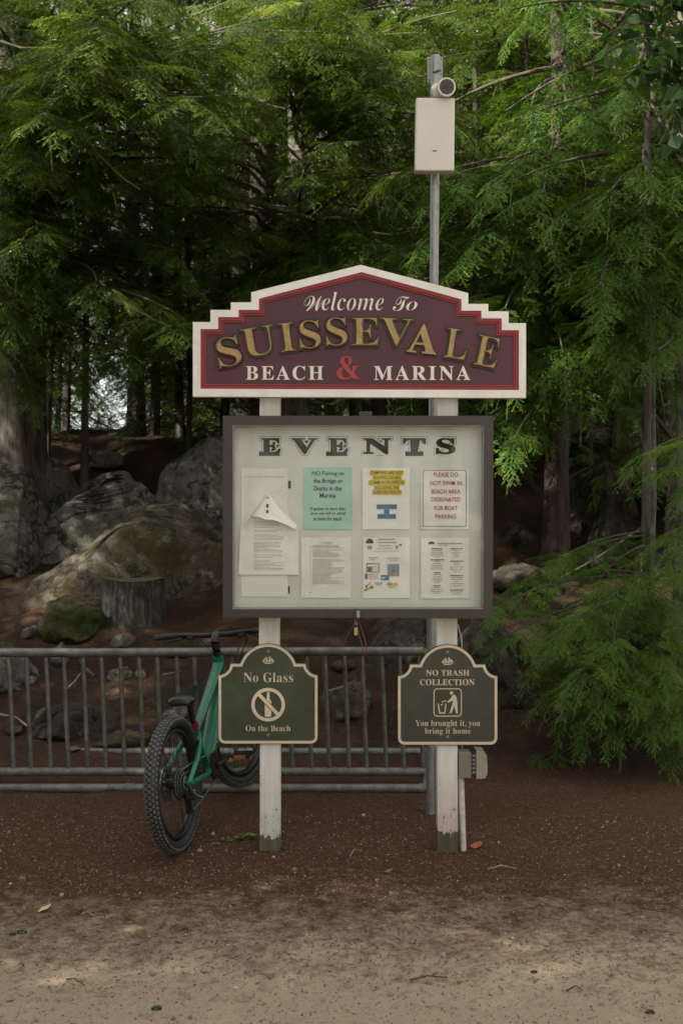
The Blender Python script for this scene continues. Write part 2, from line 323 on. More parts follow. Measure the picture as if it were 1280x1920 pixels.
# ---------------------------------------------------------------- mesh helpers
class MB:
    def __init__(s): s.v = []; s.f = []; s.m = []; s.mats = []; s.sm = []
    def mi(s, mat):
        mat = MAT[mat] if isinstance(mat, str) else mat
        if mat not in s.mats: s.mats.append(mat)
        return s.mats.index(mat)
    def add(s, verts, faces, mat, smooth=False):
        o = len(s.v); k = s.mi(mat)
        s.v += [tuple(v) for v in verts]
        for f in faces: s.f.append(tuple(i + o for i in f)); s.m.append(k); s.sm.append(smooth)
    def box(s, lo, hi, mat, bev=0.0):
        (x0, y0, z0), (x1, y1, z1) = lo, hi
        if bev <= 0:
            s.add([(x0, y0, z0), (x1, y0, z0), (x1, y1, z0), (x0, y1, z0), (x0, y0, z1), (x1, y0, z1), (x1, y1, z1), (x0, y1, z1)],
                  [(0, 3, 2, 1), (4, 5, 6, 7), (0, 1, 5, 4), (1, 2, 6, 5), (2, 3, 7, 6), (3, 0, 4, 7)], mat); return
        import bmesh
        bm = bmesh.new(); bmesh.ops.create_cube(bm, size=1)
        for v in bm.verts: v.co = Vector(((x0 + x1) / 2 + v.co.x * (x1 - x0), (y0 + y1) / 2 + v.co.y * (y1 - y0), (z0 + z1) / 2 + v.co.z * (z1 - z0)))
        bmesh.ops.bevel(bm, geom=list(bm.edges), offset=bev, segments=2, affect='EDGES', profile=0.6)
        bm.verts.index_update()
        s.add([v.co for v in bm.verts], [[v.index for v in f.verts] for f in bm.faces], mat, False); bm.free()
    def tube(s, pts, rad, mat, seg=10, caps=True, smooth=True, closed=False):
        pts = [Vector(p) for p in pts]; n = len(pts)
        rads = rad if hasattr(rad, '__len__') else [rad] * n
        ref = None; rings = []
        for i, p in enumerate(pts):
            if closed: t = pts[(i + 1) % n] - pts[i - 1]
            else: t = pts[min(i + 1, n - 1)] - pts[max(i - 1, 0)]
            t.normalize()
            if ref is None:
                ref = Vector((0, 0, 1)) if abs(t.z) < 0.9 else Vector((1, 0, 0))
            a = (ref - t * ref.dot(t)).normalized(); b = t.cross(a); ref = a
            rings.append([p + (a * math.cos(2 * math.pi * k / seg) + b * math.sin(2 * math.pi * k / seg)) * rads[i] for k in range(seg)])
        vs = [v for r in rings for v in r]; fs = []
        for i in range(n if closed else n - 1):
            j = (i + 1) % n
            for k in range(seg): fs.append((i * seg + k, i * seg + (k + 1) % seg, j * seg + (k + 1) % seg, j * seg + k))
        s.add(vs, fs, mat, smooth)
        if caps and not closed:
            s.add(rings[0], [tuple(range(seg))[::-1]], mat); s.add(rings[-1], [tuple(range(seg))], mat)
    def prism(s, poly, y0, y1, mat, side=None):
        """polygon given as (x, z), front at y0, back at y1"""
        n = len(poly); area = sum(poly[i][0] * poly[(i + 1) % n][1] - poly[(i + 1) % n][0] * poly[i][1] for i in range(n))
        if area < 0: poly = poly[::-1]
        s.add([(x, y0, z) for x, z in poly], [tuple(range(n))], mat)
        s.add([(x, y1, z) for x, z in poly], [tuple(range(n))[::-1]], side or mat)
        s.add([(x, y0, z) for x, z in poly] + [(x, y1, z) for x, z in poly], [(i, i + n, (i + 1) % n + n, (i + 1) % n) for i in range(n)], side or mat)
    def ring(s, outer, inner, y0, y1, mat):
        """frame between two polygons with equal vertex counts"""
        n = len(outer)
        V = [(x, y0, z) for x, z in outer] + [(x, y0, z) for x, z in inner] + [(x, y1, z) for x, z in outer] + [(x, y1, z) for x, z in inner]
        F = []
        for i in range(n):
            j = (i + 1) % n
            F += [(i, j, n + j, n + i), (2 * n + j, 2 * n + i, 3 * n + i, 3 * n + j), (j, i, 2 * n + i, 2 * n + j), (n + i, n + j, 3 * n + j, 3 * n + i)]
        s.add(V, F, mat)
    def flat(s, poly, y, mat): s.add([(x, y, z) for x, z in poly], [tuple(range(len(poly)))], mat)
    def build(s, name, parent=None, origin=None, local=False):
        me = bpy.data.meshes.new(name)
        o = origin if origin is not None else (ORG.get(parent, Vector((0, 0, 0))) if parent is not None and not local else Vector((0, 0, 0)))
        me.from_pydata([(v[0] - o[0], v[1] - o[1], v[2] - o[2]) for v in s.v], [], s.f)
        for m in s.mats: me.materials.append(m)
        me.polygons.foreach_set('material_index', s.m); me.polygons.foreach_set('use_smooth', s.sm); me.update()
        ob = bpy.data.objects.new(name, me); COL.objects.link(ob)
        if parent is not None: ob.parent = parent; ORG[ob] = Vector(o)
        else: ob.location = o; ORG[ob] = Vector(o)
        return ob
ORG = {}
def tag(o, label=None, cat=None, group=None, kind=None):
    if label: o['label'] = label
    if cat: o['category'] = cat
    if group: o['group'] = group
    if kind: o['kind'] = kind
    return o
def thing(name, loc, label, cat, group=None):
    o = bpy.data.objects.new(name, None); o.empty_display_size = 0.1; COL.objects.link(o)
    o.location = loc; ORG[o] = Vector(loc); return tag(o, label, cat, group)

def tri_mesh(name, tris, shade, mats, midx=None, parent=None, origin=(0, 0, 0), extra=None):
    """mesh of loose triangles (n,3,3) with a per-face 'shade' value; extra = (verts, faces, material index) of wood"""
    tris = np.asarray(tris, np.float32).reshape(-1, 3, 3) - np.asarray(origin, np.float32)
    n = len(tris); v = tris.reshape(-1, 3)
    ls = np.arange(0, 3 * n, 3); li = np.arange(3 * n); mi = np.zeros(n, np.int32)
    sh = np.asarray(shade, np.float32)
    if extra is not None and len(extra[0]):
        ev = np.asarray(extra[0], np.float32) - np.asarray(origin, np.float32); ef = np.asarray(extra[1], np.int64)
        li = np.concatenate([li, (ef + 3 * n).reshape(-1)]); ls = np.concatenate([ls, 3 * n + np.arange(len(ef)) * 4])
        mi = np.concatenate([mi, np.ones(len(ef), np.int32)]); sh = np.concatenate([sh, np.zeros(len(ef), np.float32)])
        v = np.concatenate([v, ev])
    me = bpy.data.meshes.new(name)
    me.vertices.add(len(v)); me.vertices.foreach_set('co', v.reshape(-1).astype(np.float32))
    me.loops.add(len(li)); me.loops.foreach_set('vertex_index', li.astype(np.int32))
    me.polygons.add(len(ls)); me.polygons.foreach_set('loop_start', ls.astype(np.int32))
    for m in mats: me.materials.append(MAT[m])
    me.polygons.foreach_set('material_index', mi)
    a = me.attributes.new('shade', 'FLOAT', 'FACE'); a.data.foreach_set('value', sh)
    me.update()
    ob = bpy.data.objects.new(name, me); COL.objects.link(ob)
    if parent is not None: ob.parent = parent
    else: ob.location = origin
    return ob

# ---------------------------------------------------------------- lettering
def serif(s):
    return ''.join(chr(0x1D400 + ord(c) - 65) if 'A' <= c <= 'Z' else chr(0x1D41A + ord(c) - 97) if 'a' <= c <= 'z' else c for c in s)
def italic(s):
    return ''.join(chr(0x1D468 + ord(c) - 65) if 'A' <= c <= 'Z' else chr(0x1D482 + ord(c) - 97) if 'a' <= c <= 'z' else c for c in s)
def script(s):
    return ''.join(chr(0x1D4D0 + ord(c) - 65) if 'A' <= c <= 'Z' else chr(0x1D4EA + ord(c) - 97) if 'a' <= c <= 'z' else c for c in s)
def glyphs(body, space=1.0, offset=0.0, extrude=0.0, bevel=0.0, line=1.0, res=4, bres=0):
    """vertices (x, z', depth) and faces of a line of lettering, one unit high"""
    c = bpy.data.curves.new('lettering', 'FONT'); c.body = body; c.size = 1; c.space_character = space; c.offset = offset
    c.extrude = extrude; c.bevel_depth = bevel; c.bevel_resolution = bres; c.align_x = 'CENTER'; c.space_line = line; c.resolution_u = res
    o = bpy.data.objects.new('lettering', c); COL.objects.link(o)
    bpy.context.view_layer.update()
    me = bpy.data.meshes.new_from_object(o.evaluated_get(bpy.context.evaluated_depsgraph_get()))
    v = np.array([x.co[:] for x in me.vertices]).reshape(-1, 3); f = [tuple(p.vertices) for p in me.polygons]
    bpy.data.objects.remove(o); bpy.data.curves.remove(c); bpy.data.meshes.remove(me)
    return v, f
def put_text(mb, body, box, Y, mat, **kw):
    """fit lettering to the pixel box (x0, y0, x1, y1) of the photograph on the plane at distance Y, reading from -Y"""
    v, f = glyphs(body, **kw)
    lo, hi = v.min(0), v.max(0); a = W(box[0], box[3], Y); b = W(box[2], box[1], Y)
    x = a.x + (v[:, 0] - lo[0]) / (hi[0] - lo[0]) * (b.x - a.x)
    z = a.z + (v[:, 1] - lo[1]) / (hi[1] - lo[1]) * (b.z - a.z)
    k = (b.z - a.z) / (hi[1] - lo[1])
    mb.add(np.stack([x, Y - v[:, 2] * k, z], -1), f, mat)
def inset(poly, d):
    """mitred offset of a closed polygon of (x, z), d > 0 inwards"""
    n = len(poly); area = sum(poly[i][0] * poly[(i + 1) % n][1] - poly[(i + 1) % n][0] * poly[i][1] for i in range(n))
    sgn = 1 if area > 0 else -1; out = []
    for i in range(n):
        p0, p1, p2 = (np.array(poly[j % n]) for j in (i - 1, i, i + 1))
        a = (p1 - p0) / np.linalg.norm(p1 - p0); b = (p2 - p1) / np.linalg.norm(p2 - p1)
        na = sgn * np.array([-a[1], a[0]]); nb = sgn * np.array([-b[1], b[0]])
        m = na + nb; out.append(tuple(p1 + m * d / max(0.25, 1 + na @ nb)))
    return out
def XZ(pts, Y): return [(W(x, y, Y).x, W(x, y, Y).z) for x, y in pts]
def arc(cx, cy, r, a0, a1, n): return [(cx + r * math.cos(R(a0 + (a1 - a0) * i / n)), cy - r * math.sin(R(a0 + (a1 - a0) * i / n))) for i in range(n + 1)]

# ================================================================ SETTING: ground
def axis(lo, hi, dense_lo, dense_hi, step, growth=1.18):
    mid = list(np.arange(dense_lo, dense_hi + 1e-6, step)); up = [mid[-1]]; s = step
    while up[-1] < hi: s *= growth; up.append(min(hi, up[-1] + s))
    dn = [mid[0]]; s = step
    while dn[-1] > lo: s *= growth; dn.append(max(lo, dn[-1] - s))
    return np.array(dn[::-1][:-1] + mid + up[1:])
gx = axis(-120, 120, -4.5, 4.5, 0.06); gy = axis(-60, 200, 2.5, 13, 0.06)
XX, YY = np.meshgrid(gx, gy); ZZ = ground_h(XX.ravel(), YY.ravel())
nx, ny = len(gx), len(gy)
gi = np.arange(nx * ny).reshape(ny, nx)
mb = MB(); me = bpy.data.meshes.new('ground')
me.from_pydata(np.stack([XX.ravel(), YY.ravel(), ZZ], -1).tolist(), [], np.stack([gi[:-1, :-1], gi[:-1, 1:], gi[1:, 1:], gi[1:, :-1]], -1).reshape(-1, 4).tolist())
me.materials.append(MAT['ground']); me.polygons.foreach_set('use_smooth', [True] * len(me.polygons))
g = bpy.data.objects.new('ground', me); COL.objects.link(g); tag(g, kind='structure')

# ================================================================ POSTS
def sign_post(name, x0, x1, base_py, mat, label):
    Y = 5.0; a = W(x0, 760, Y); b = W(x1, 760, Y); top = W(0, 735, Y).z
    m = MB(); lean = [0.0, 0.006]
    nz = 26; ring = []
    zs = np.linspace(-0.15, top, nz)
    vs = []; fs = []
    for i, z in enumerate(zs):
        dx = 0.0035 * vnoise(np.array([[z * 2.1, x0, 0]]))[0]
        for (x, y) in ((a.x, Y), (b.x, Y), (b.x, Y + 0.092), (a.x, Y + 0.092)): vs.append((x + dx, y, z))
        if i:
            for k in range(4): fs.append(((i - 1) * 4 + k, (i - 1) * 4 + (k + 1) % 4, i * 4 + (k + 1) % 4, i * 4 + k))
    fs.append(tuple((nz - 1) * 4 + k for k in range(4)))
    m.add(vs, fs, mat)
    o = m.build('sign_post', None, Vector(((a.x + b.x) / 2, Y, 0)))
    return tag(o, label, 'post')
sign_post('sign_post', 486.5, 524, 1588, 'post', 'white wooden post behind the No Glass sign, paint worn off at its foot')
sign_post('sign_post', 819.5, 857.5, 1605, 'post2', 'white wooden post behind the No Trash sign, pinkish flaking paint and greenish bare foot')

# ================================================================ WELCOME SIGN
YF = 4.945
outer = [(361.7, 743.5), (361.7, 603.8), (394.7, 603.8), (394.7, 581), (432.8, 581), (432.8, 566.8), (471, 566.8), (471, 548), (676.3, 496.5),
         (877.4, 549.6), (877.4, 569.7), (915, 569.7), (915, 583.7), (953, 583.7), (953, 605.8), (985.5, 605.8), (985.5, 746)]
inner = [(376, 729), (376, 617), (409, 617), (409, 594.5), (447.3, 594.5), (447.3, 581), (485.4, 581), (485.4, 560), (677.5, 510),
         (864.5, 561), (864.5, 582.5), (902, 582.5), (902, 596.8), (940, 596.8), (940, 619), (972.3, 619), (972.3, 731.5)]
O = XZ(outer, YF); I = XZ(inner, YF)
base = Vector((W(676, 745, YF).x, 5.0, 0))
ws = thing('welcome_sign', Vector((base.x, 4.97, W(0, 745, YF).z)), 'wide maroon carved welcome sign with stepped white frame across the tops of both posts', 'sign')
m = MB(); m.ring(O, I, YF, 4.998, 'white'); m.build('frame', ws)
I2 = inset(I, 0.015); I3 = inset(I, 0.0185); I4 = inset(I, 0.0225)
m = MB(); m.ring(I, I2, YF + 0.004, 4.99, 'red'); m.ring(I2, I3, YF + 0.010, 4.99, 'maroon'); m.ring(I3, I4, YF + 0.007, 4.99, 'redlight'); m.build('red_border', ws)
m = MB(); m.prism(inset(I, 0.0215), YF + 0.013, 4.992, 'maroon'); m.build('panel', ws)
YP = YF + 0.0125
kw = dict(extrude=0.02, res=5)
m = MB()
put_text(m, script('W'), (570, 555, 609, 583.5), YP, 'white_letter', offset=-0.008, **kw)
put_text(m, italic('elcome'), (603, 547.5, 719, 582), YP, 'white_letter', offset=-0.012, space=1.02, **kw)
m.build('lettering', ws); m = MB()
put_text(m, script('T'), (736, 556, 767, 583), YP, 'white_letter', offset=-0.006, **kw)
put_text(m, italic('o'), (761, 565.5, 782, 582), YP, 'white_letter', offset=-0.012, **kw)
m.build('lettering', ws)
m = MB(); put_text(m, serif('BEACH'), (461, 686, 606, 712.5), YP, 'white_letter', space=1.22, **kw); m.build('lettering', ws)
m = MB(); put_text(m, serif('MARINA'), (700.5, 686, 881, 713), YP, 'white_letter', space=1.22, **kw); m.build('lettering', ws)
m = MB(); put_text(m, '\U0001F674', (631, 668, 675, 712), YP, 'redlight', offset=-0.014, **kw)
amp = m.build('ampersand', ws)
for ch, zx, zy, w, h, ang in [('S', 172, 350, 82, 106, 11), ('U', 280, 313, 112, 104, 9.5), ('I', 384, 297, 52, 102, 7), ('S', 466, 287, 74, 102, 4), ('S', 563, 277, 74, 102, 2),
                              ('E', 668, 277, 94, 98, 0), ('V', 780, 280, 112, 100, -3), ('A', 876, 302, 100, 102, -6), ('L', 999, 322, 78, 106, -9), ('E', 1110, 350, 80, 108, -12)]:
    cx, cz = 340 + zx / 1.939, 480 + zy / 1.939; w *= 1.05 / 1.939; h *= 1.02 / 1.939
    c = W(cx, cz, YP); pw, ph = w * YP / FPX, h * YP / FPX; m = MB()
    for off, y, mt, ex, bv in ((0.044, YP, 'black', 0.030, 0.0), ((-0.022, YP - 0.0055, 'gold', 0.03, 0.022) if ch != 'A' else (0.006, YP - 0.0055, 'gold', 0.046, 0.0))):
        v, f = glyphs(serif(ch), offset=off, extrude=ex, bevel=bv, res=6, bres=0)
        v0, _ = glyphs(serif(ch), res=6)
        lo, hi = v0.min(0), v0.max(0); ctr = (lo + hi) / 2
        x = (v[:, 0] - ctr[0]) / (hi[0] - lo[0]) * pw; z = (v[:, 1] - ctr[1]) / (hi[1] - lo[1]) * ph
        ca, sa = math.cos(R(ang)), math.sin(R(ang))
        m.add(np.stack([c.x + x * ca - z * sa, y - v[:, 2] * ph * 1.35, c.z + x * sa + z * ca], -1), f, mt)
    m.build('raised_letter', ws)

# ================================================================ NOTICE BOARD
YC = 4.90; YB = 4.962
nb = thing('notice_board', Vector((W(670, 0, YC).x, 4.95, W(0, 1159, YC).z)), 'dark bronze framed glass notice case headed EVENTS on the two posts', 'notice board')
m = MB()
o_ = XZ([(417.5, 1158.5), (417.5, 779.5), (925, 779.5), (923.5, 1160)], YC); i_ = XZ([(436, 1142.5), (436, 797), (907, 797), (906, 1142)], YC)
i2 = inset(i_, 0.004)
m.ring(o_, inset(o_, 0.0035), YC + 0.003, 4.998, 'bronze'); m.ring(inset(o_, 0.0035), i_, YC, 4.996, 'bronze'); m.ring(i_, i2, YC + 0.006, YB - 0.001, 'galv')
m.build('frame', nb)
m = MB(); m.prism(inset(i_, -0.003), YB, 4.994, 'backing'); m.build('backing_board', nb)
m = MB(); m.prism(inset(i_, 0.001), YC + 0.012, YC + 0.016, 'glass'); m.build('glass_pane', nb)
m = MB(); a = W(671, 1149, YC)
m.box((a.x - 0.024, YC - 0.006, a.z - 0.004), (a.x + 0.024, YC - 0.0005, a.z + 0.006), 'bronze', 0.002); m.box((a.x - 0.008, YC - 0.012, a.z - 0.022), (a.x + 0.008, YC - 0.0065, a.z + 0.010), 'galv', 0.002)
m.build('latch', nb)
m = MB()   # small hinge block on the top edge
a = W(685, 776, 4.95); m.box((a.x - 0.03, 4.935, W(0, 779, YC).z + 0.001), (a.x + 0.03, 4.97, W(0, 770, YC).z), 'bronze', 0.002); m.build('top_bracket', nb)
for ch, x0, x1 in zip('EVENTS', (187, 325, 490, 650, 830, 978), (285, 450, 590, 785, 940, 1075)):
    b0 = 410 + x0 / 2.415; b1 = 410 + x1 / 2.415; m = MB()
    for off, d, mt, gr in ((0.088, 0.0008, 'events', 1.9), (0.072, 0.0014, 'backing', 1.1), (0.026, 0.0022, 'events', -1.3)):
        put_text(m, serif(ch), (b0 - gr, 820 - gr, b1 + gr, 853 + gr), YB - d, mt, offset=off)
    m.build('heading_letter', nb)

def Z2(x, y): return (410 + x / 2.415, 770 + y / 2.415)
def sheet(name, box, label, mat='paper', Y=YB - 0.003, curl=0.003, seed=0):
    """a slightly buckled sheet of paper pinned to the backing, box in pixels"""
    x0, y0, x1, y1 = box; n = 10; vs = []; fs = []
    a, b = W(x0, y1, Y), W(x1, y0, Y)
    for j in range(n + 1):
        for i in range(n + 1):
            u, v = i / n, j / n
            e = max(abs(2 * u - 1), abs(2 * v - 1)) ** 4
            d = curl * (0.35 * e + 0.25 * vnoise(np.array([[u * 2 + seed, v * 2, seed]]))[0])
            vs.append((a.x + (b.x - a.x) * u, Y - max(d, -0.0015), a.z + (b.z - a.z) * v))
    for j in range(n):
        for i in range(n): k = j * (n + 1) + i; fs.append((k, k + 1, k + n + 2, k + n + 1))
    t = thing('notice', Vector(((a.x + b.x) / 2, Y, a.z)), label, 'paper notice')
    mm = MB(); mm.add(vs, fs, mat, True)
    mm.add([(p[0], p[1] + 0.0006, p[2]) for p in vs], [f[::-1] for f in fs], mat, True); mm.build('sheet', t)
    return t
YT = YB - 0.0062
def lines(m, rows, Y, mat, seed=0, words=True):
    """rows of small print too fine to read: (x0, x1, y, height)"""
    r = random.Random(seed)
    for x0, x1, y, h in rows:
        x = x0
        while x < x1 - 0.5:
            w = min(x1 - x, r.uniform(1.6, 5.5)) if words else x1 - x
            m.flat(XZ([(x, y + h), (x + w, y + h), (x + w, y), (x, y)], Y), Y, mat); x += w + 0.8
def rows_(x0, x1, y0, y1, n, h, seed, ragged=0.4):
    r = random.Random(seed); out = []
    for k in range(n):
        if r.random() < 0.12: continue
        out.append((x0, x1 - (x1 - x0) * ragged * r.random() ** 2, y0 + (y1 - y0) * k / max(1, n - 1), h))
    return out

# mint sheet
t = sheet('notice', (569, 876.5, 659.5, 992.5), 'mint green notice forbidding fishing on the bridge or docks', 'mint', seed=1)
m = MB()
for s_, (x0, y0, x1, y1) in [('NO Fishing on', (423, 274, 567, 298)), ('the Bridge or', (427, 307, 562, 333)), ('Docks in the', (431, 341, 556, 362)), ('Marina', (457, 373, 530, 394)),
                             ('If spoken to more than', (415, 436, 572, 455)), ('once you will be asked', (415, 458, 572, 475)), ('to leave the beach', (428, 480, 556, 497))]:
    m = MB(); put_text(m, s_, (*Z2(x0, y0), *Z2(x1, y1)), YT, 'ink', offset=0.012); m.build('printed_line', t)
# campfires sheet
t = sheet('notice', (679, 877, 767.5, 992.5), 'white notice with yellow and blue highlighted lines about campfires', 'paper', seed=2)
m = MB()
tx = [('CAMPFIRES ARE NOT', (688, 273, 834, 288)), ('ALLOWED ON ANY', (698, 295, 825, 310)), ('COMMON PROPERTIES', (682, 317, 840, 333)), ('INCLUDING THE', (706, 340, 814, 355)), ('SUISEVALE BEACH', (698, 361, 824, 376))]
for s_, (x0, y0, x1, y1) in tx: m.flat(XZ([Z2(x0 - 3, y1 + 4), Z2(x1 + 3, y1 + 4), Z2(x1 + 3, y0 - 3), Z2(x0 - 3, y0 - 3)], YT + .0006), YT + .0006, 'hi_yellow')
bx = [('ABSOLUTELY', (716, 427, 804, 442)), ('NO', (750, 449, 770, 464)), ('FIREWORKS', (720, 471, 800, 486))]
for s_, (x0, y0, x1, y1) in bx: m.flat(XZ([Z2(x0 - 2, y1 + 3.4), Z2(x1 + 2, y1 + 3.4), Z2(x1 + 2, y0 - 3), Z2(x0 - 2, y0 - 3)], YT + .0006), YT + .0006, 'hi_blue')
m.build('highlighter_mark', t); m = MB()
for s_, (x0, y0, x1, y1) in tx + bx: m = MB(); put_text(m, s_, (*Z2(x0, y0), *Z2(x1, y1)), YT, 'ink', offset=0.008); m.build('printed_line', t)
# red lettered sheet with a black line border
t = sheet('notice', (789, 879, 877.5, 992), 'white notice with red capitals and black ruled border about boat parking', 'papergrey', seed=3)
m = MB(); b_ = XZ([Z2(924, 525), Z2(924, 268), Z2(1120, 268), Z2(1120, 525)], YT)
m.ring(b_, inset(b_, 0.0022), YT, YT + 0.0002, 'ink'); m.build('ruled_border', t); m = MB()
for s_, (x0, y0, x1, y1) in [('PLEASE DO', (972, 279, 1083, 299)), ('NOT SWIM IN', (957, 318, 1099, 337)), ('BEACH AREA', (962, 356, 1093, 376)), ('DESIGNATED', (961, 392, 1093, 411)), ('FOR BOAT', (974, 431, 1080, 449)), ('PARKING', (980, 469, 1074, 488))]:
    m = MB(); put_text(m, s_, (*Z2(x0, y0), *Z2(x1, y1)), YT, 'inkred', offset=0.01); m.build('printed_line', t)
# numbered rules
t = sheet('notice', (565, 1007.5, 657.5, 1121), 'white sheet with a dense block of small print, lower row below the mint notice', 'papergrey', curl=0.005, seed=4)
m = MB(); lines(m, [(603, 623, 1017, 1.5)] + rows_(586, 647, 1022, 1094, 34, 0.75, 3, 0.5), YT - 0.001, 'inkgrey', 3)
lines(m, [(581, 583.5, y, 0.8) for y in np.arange(1024, 1094, 4.4)], YT - 0.001, 'inkgrey', 4); lines(m, [(580, 586, 1111, 0.9)], YT - 0.001, 'inkgrey', 5)
m.build('small_print', t)
# ceremony sheet with pictures
t = sheet('notice', (680, 1007, 767.5, 1121.5), 'white flyer with two small photos and coloured logos', 'paper', seed=5)
m = MB(); lines(m, [(709, 740, 1010, 2.2), (707, 743, 1016, 2.0), (709, 733, 1022.5, 1.6), (706, 735, 1028, 1.1), (699, 748, 1033, 0.8), (690, 708, 1045, 1.6), (692, 703, 1049, 1.2), (724, 751, 1046, 1.2), (730, 745, 1050, 1.0),
                           (691, 709, 1077, 1.6), (691, 709, 1081, 1.2), (702, 717, 1092, 2), (703, 716, 1096, 1.2), (729, 742, 1100, 1.6), (692, 711, 1085, .8)], YT, 'inkgrey', 6)
m.build('small_print', t)
m = MB()
def quad(zx0, zy0, zx1, zy1, mt, Y=YT): m.flat(XZ([Z2(zx0, zy1), Z2(zx1, zy1), Z2(zx1, zy0), Z2(zx0, zy0)], Y), Y, mt)
quad(668, 690, 728, 732, 'inkgrey'); quad(674, 697, 722, 705, 'paper', YT - .0003); quad(676, 709, 690, 728, 'rack', YT - .0003); quad(695, 708, 722, 729, 'backing', YT - .0003)
quad(764, 694, 816, 748, 'inkblue'); quad(764, 724, 816, 748, 'inkgrey', YT - .0003); quad(786, 700, 793, 728, 'inkgrey', YT - .0003)
m.build('printed_photo', t)
m = MB(); quad(661, 738, 674, 762, 'hi_blue'); quad(664, 745, 671, 752, 'inkred', YT - .0003); quad(733, 744, 771, 767, 'hi_blue'); quad(737, 752, 750, 762, 'mint', YT - .0003)
quad(763, 779, 786, 791, 'inkorange'); quad(788, 779, 808, 791, 'hi_yellow')
for (x, y, c_) in [(668, 795, 'ink'), (676, 788, 'hi_yellow'), (684, 782, 'inkorange'), (690, 800, 'ink'), (672, 806, 'inkblue'), (696, 797, 'inkred'), (664, 812, 'ink'), (682, 803, 'hi_yellow')]: quad(x - 4, y - 4, x + 4, y + 5, c_, YT - .0002)
m.flat(XZ([Z2(666, 601)] + [Z2(683 + 18 * math.cos(R(a)), 601 - 22 * math.sin(R(a))) for a in range(160, 10, -20)] + [Z2(700, 601)], YT)[::-1], YT, 'ink')
quad(673, 612, 693, 627, 'inkgrey'); quad(800, 612, 812, 624, 'inkgrey'); quad(815, 604, 829, 612, 'inkblue'); m.build('printed_logo', t)
# two column schedule
t = sheet('notice', (788.5, 1008, 878, 1122), 'white two-column printed schedule in a crinkled sleeve, lower right corner', 'papergrey', curl=0.006, seed=6)
m = MB(); lines(m, [(821, 866, 1018, 2.0), (822, 839, 1022.5, 0.9)], YT - 0.001, 'inkgrey', 8)
r_ = random.Random(5)
for cx, y0, y1, n in ((819, 1028, 1115, 25), (856, 1028, 1117, 23)):
    for k in range(n):
        if k % 7 == 5: continue
        w = r_.uniform(5, 13); lines(m, [(cx - w, cx + w, y0 + (y1 - y0) * k / n, 1.7 if k % 7 == 6 or k == 0 else 1.0)], YT - 0.001, 'ink' if k % 7 == 6 or k == 0 else 'inkgrey', k)
m.flat(XZ([Z2(948, 604)] + [Z2(962 + 15 * math.cos(R(a)), 604 - 12 * math.sin(R(a))) for a in range(165, 10, -20)] + [Z2(977, 604)], YT)[::-1], YT - .001, 'ink')
m.build('small_print', t)
# first column: a pinned packet with a long backing sheet and a page whose top has flopped over
t = sheet('notice', (452.5, 878, 539.5, 1118.5), 'tall blank white backing sheet with black clip marks, leftmost column', 'papergrey', curl=0.004, seed=7)
m = MB(); 
for (x0, y0, x1, y1) in ((314, 317, 327, 352), (314, 795, 322, 828), (314, 485, 326, 497)): m.flat(XZ([Z2(x0, y1), Z2(x1, y1), Z2(x1, y0), Z2(x0, y0)], YB - .0015), YB - .0015, 'ink')
lines(m, [(455, 536, 893.5, 0.5)], YT, 'inkgrey', 2, False); m.build('clip_mark', t)
t = thing('notice', W(504, 1077, YB - 0.006), 'curled white page of small print with its top corners folded down, leftmost column', 'paper notice')
m = MB(); Yp = YB - 0.009
pg = [(447, 1077.5), (559.5, 1077.5), (559.5, 1040), (559, 1000), (556, 985), (540, 966), (470, 962), (452, 988), (449, 1030)]
m.prism(XZ(pg, Yp), Yp, Yp + 0.001, 'paper')
m.build('sheet', t)
# the folded top: a cone-like flap that peaks at the pin and flares towards the viewer
m = MB(); apex = W(503, 925, YB - 0.008)
rim = [(450, 990, 0.012), (462, 981, 0.020), (471, 968, 0.030), (485, 969, 0.036), (498, 974, 0.040), (512, 974, 0.042), (528, 980, 0.040), (543, 987, 0.034), (553, 992, 0.022), (557, 985, 0.010)]
n = len(rim); vs = []; fs = []
for k in range(9):
    s_ = k / 8
    for (x, y, d) in rim:
        px = 503 + (x - 503) * s_ ** 0.92; py = 925 + (y - 925) * (s_ ** 1.0); py += 7 * math.sin(math.pi * s_) * (abs(x - 503) / 55)
        vs.append(W(px, py, YB - 0.011 - d * s_ ** 1.3))
for k in range(8):
    for i in range(n - 1): fs.append((k * n + i, (k + 1) * n + i, (k + 1) * n + i + 1, k * n + i + 1))
m.add(vs, fs, 'paper', True); m.build('folded_flap', t)
m = MB(); lines(m, rows_(476, 532, 978, 1068, 36, 0.75, 11, 0.5), Yp - .001, 'inkgrey', 12); m.build('small_print', t)
m = MB()
for y, h in ((932, 2), (945, 8), (956, 7)):
    d = (y - 925) / 50; m.flat(XZ([(499.5 - d, y + h), (504 - d, y + h), (504 - d, y), (499.5 - d, y)], YB - 0.012 - 0.0415 * d ** 1.3 - 0.004), YB - 0.0165 - 0.0415 * d ** 1.3, 'ink')
m.build('punched_strip', t)

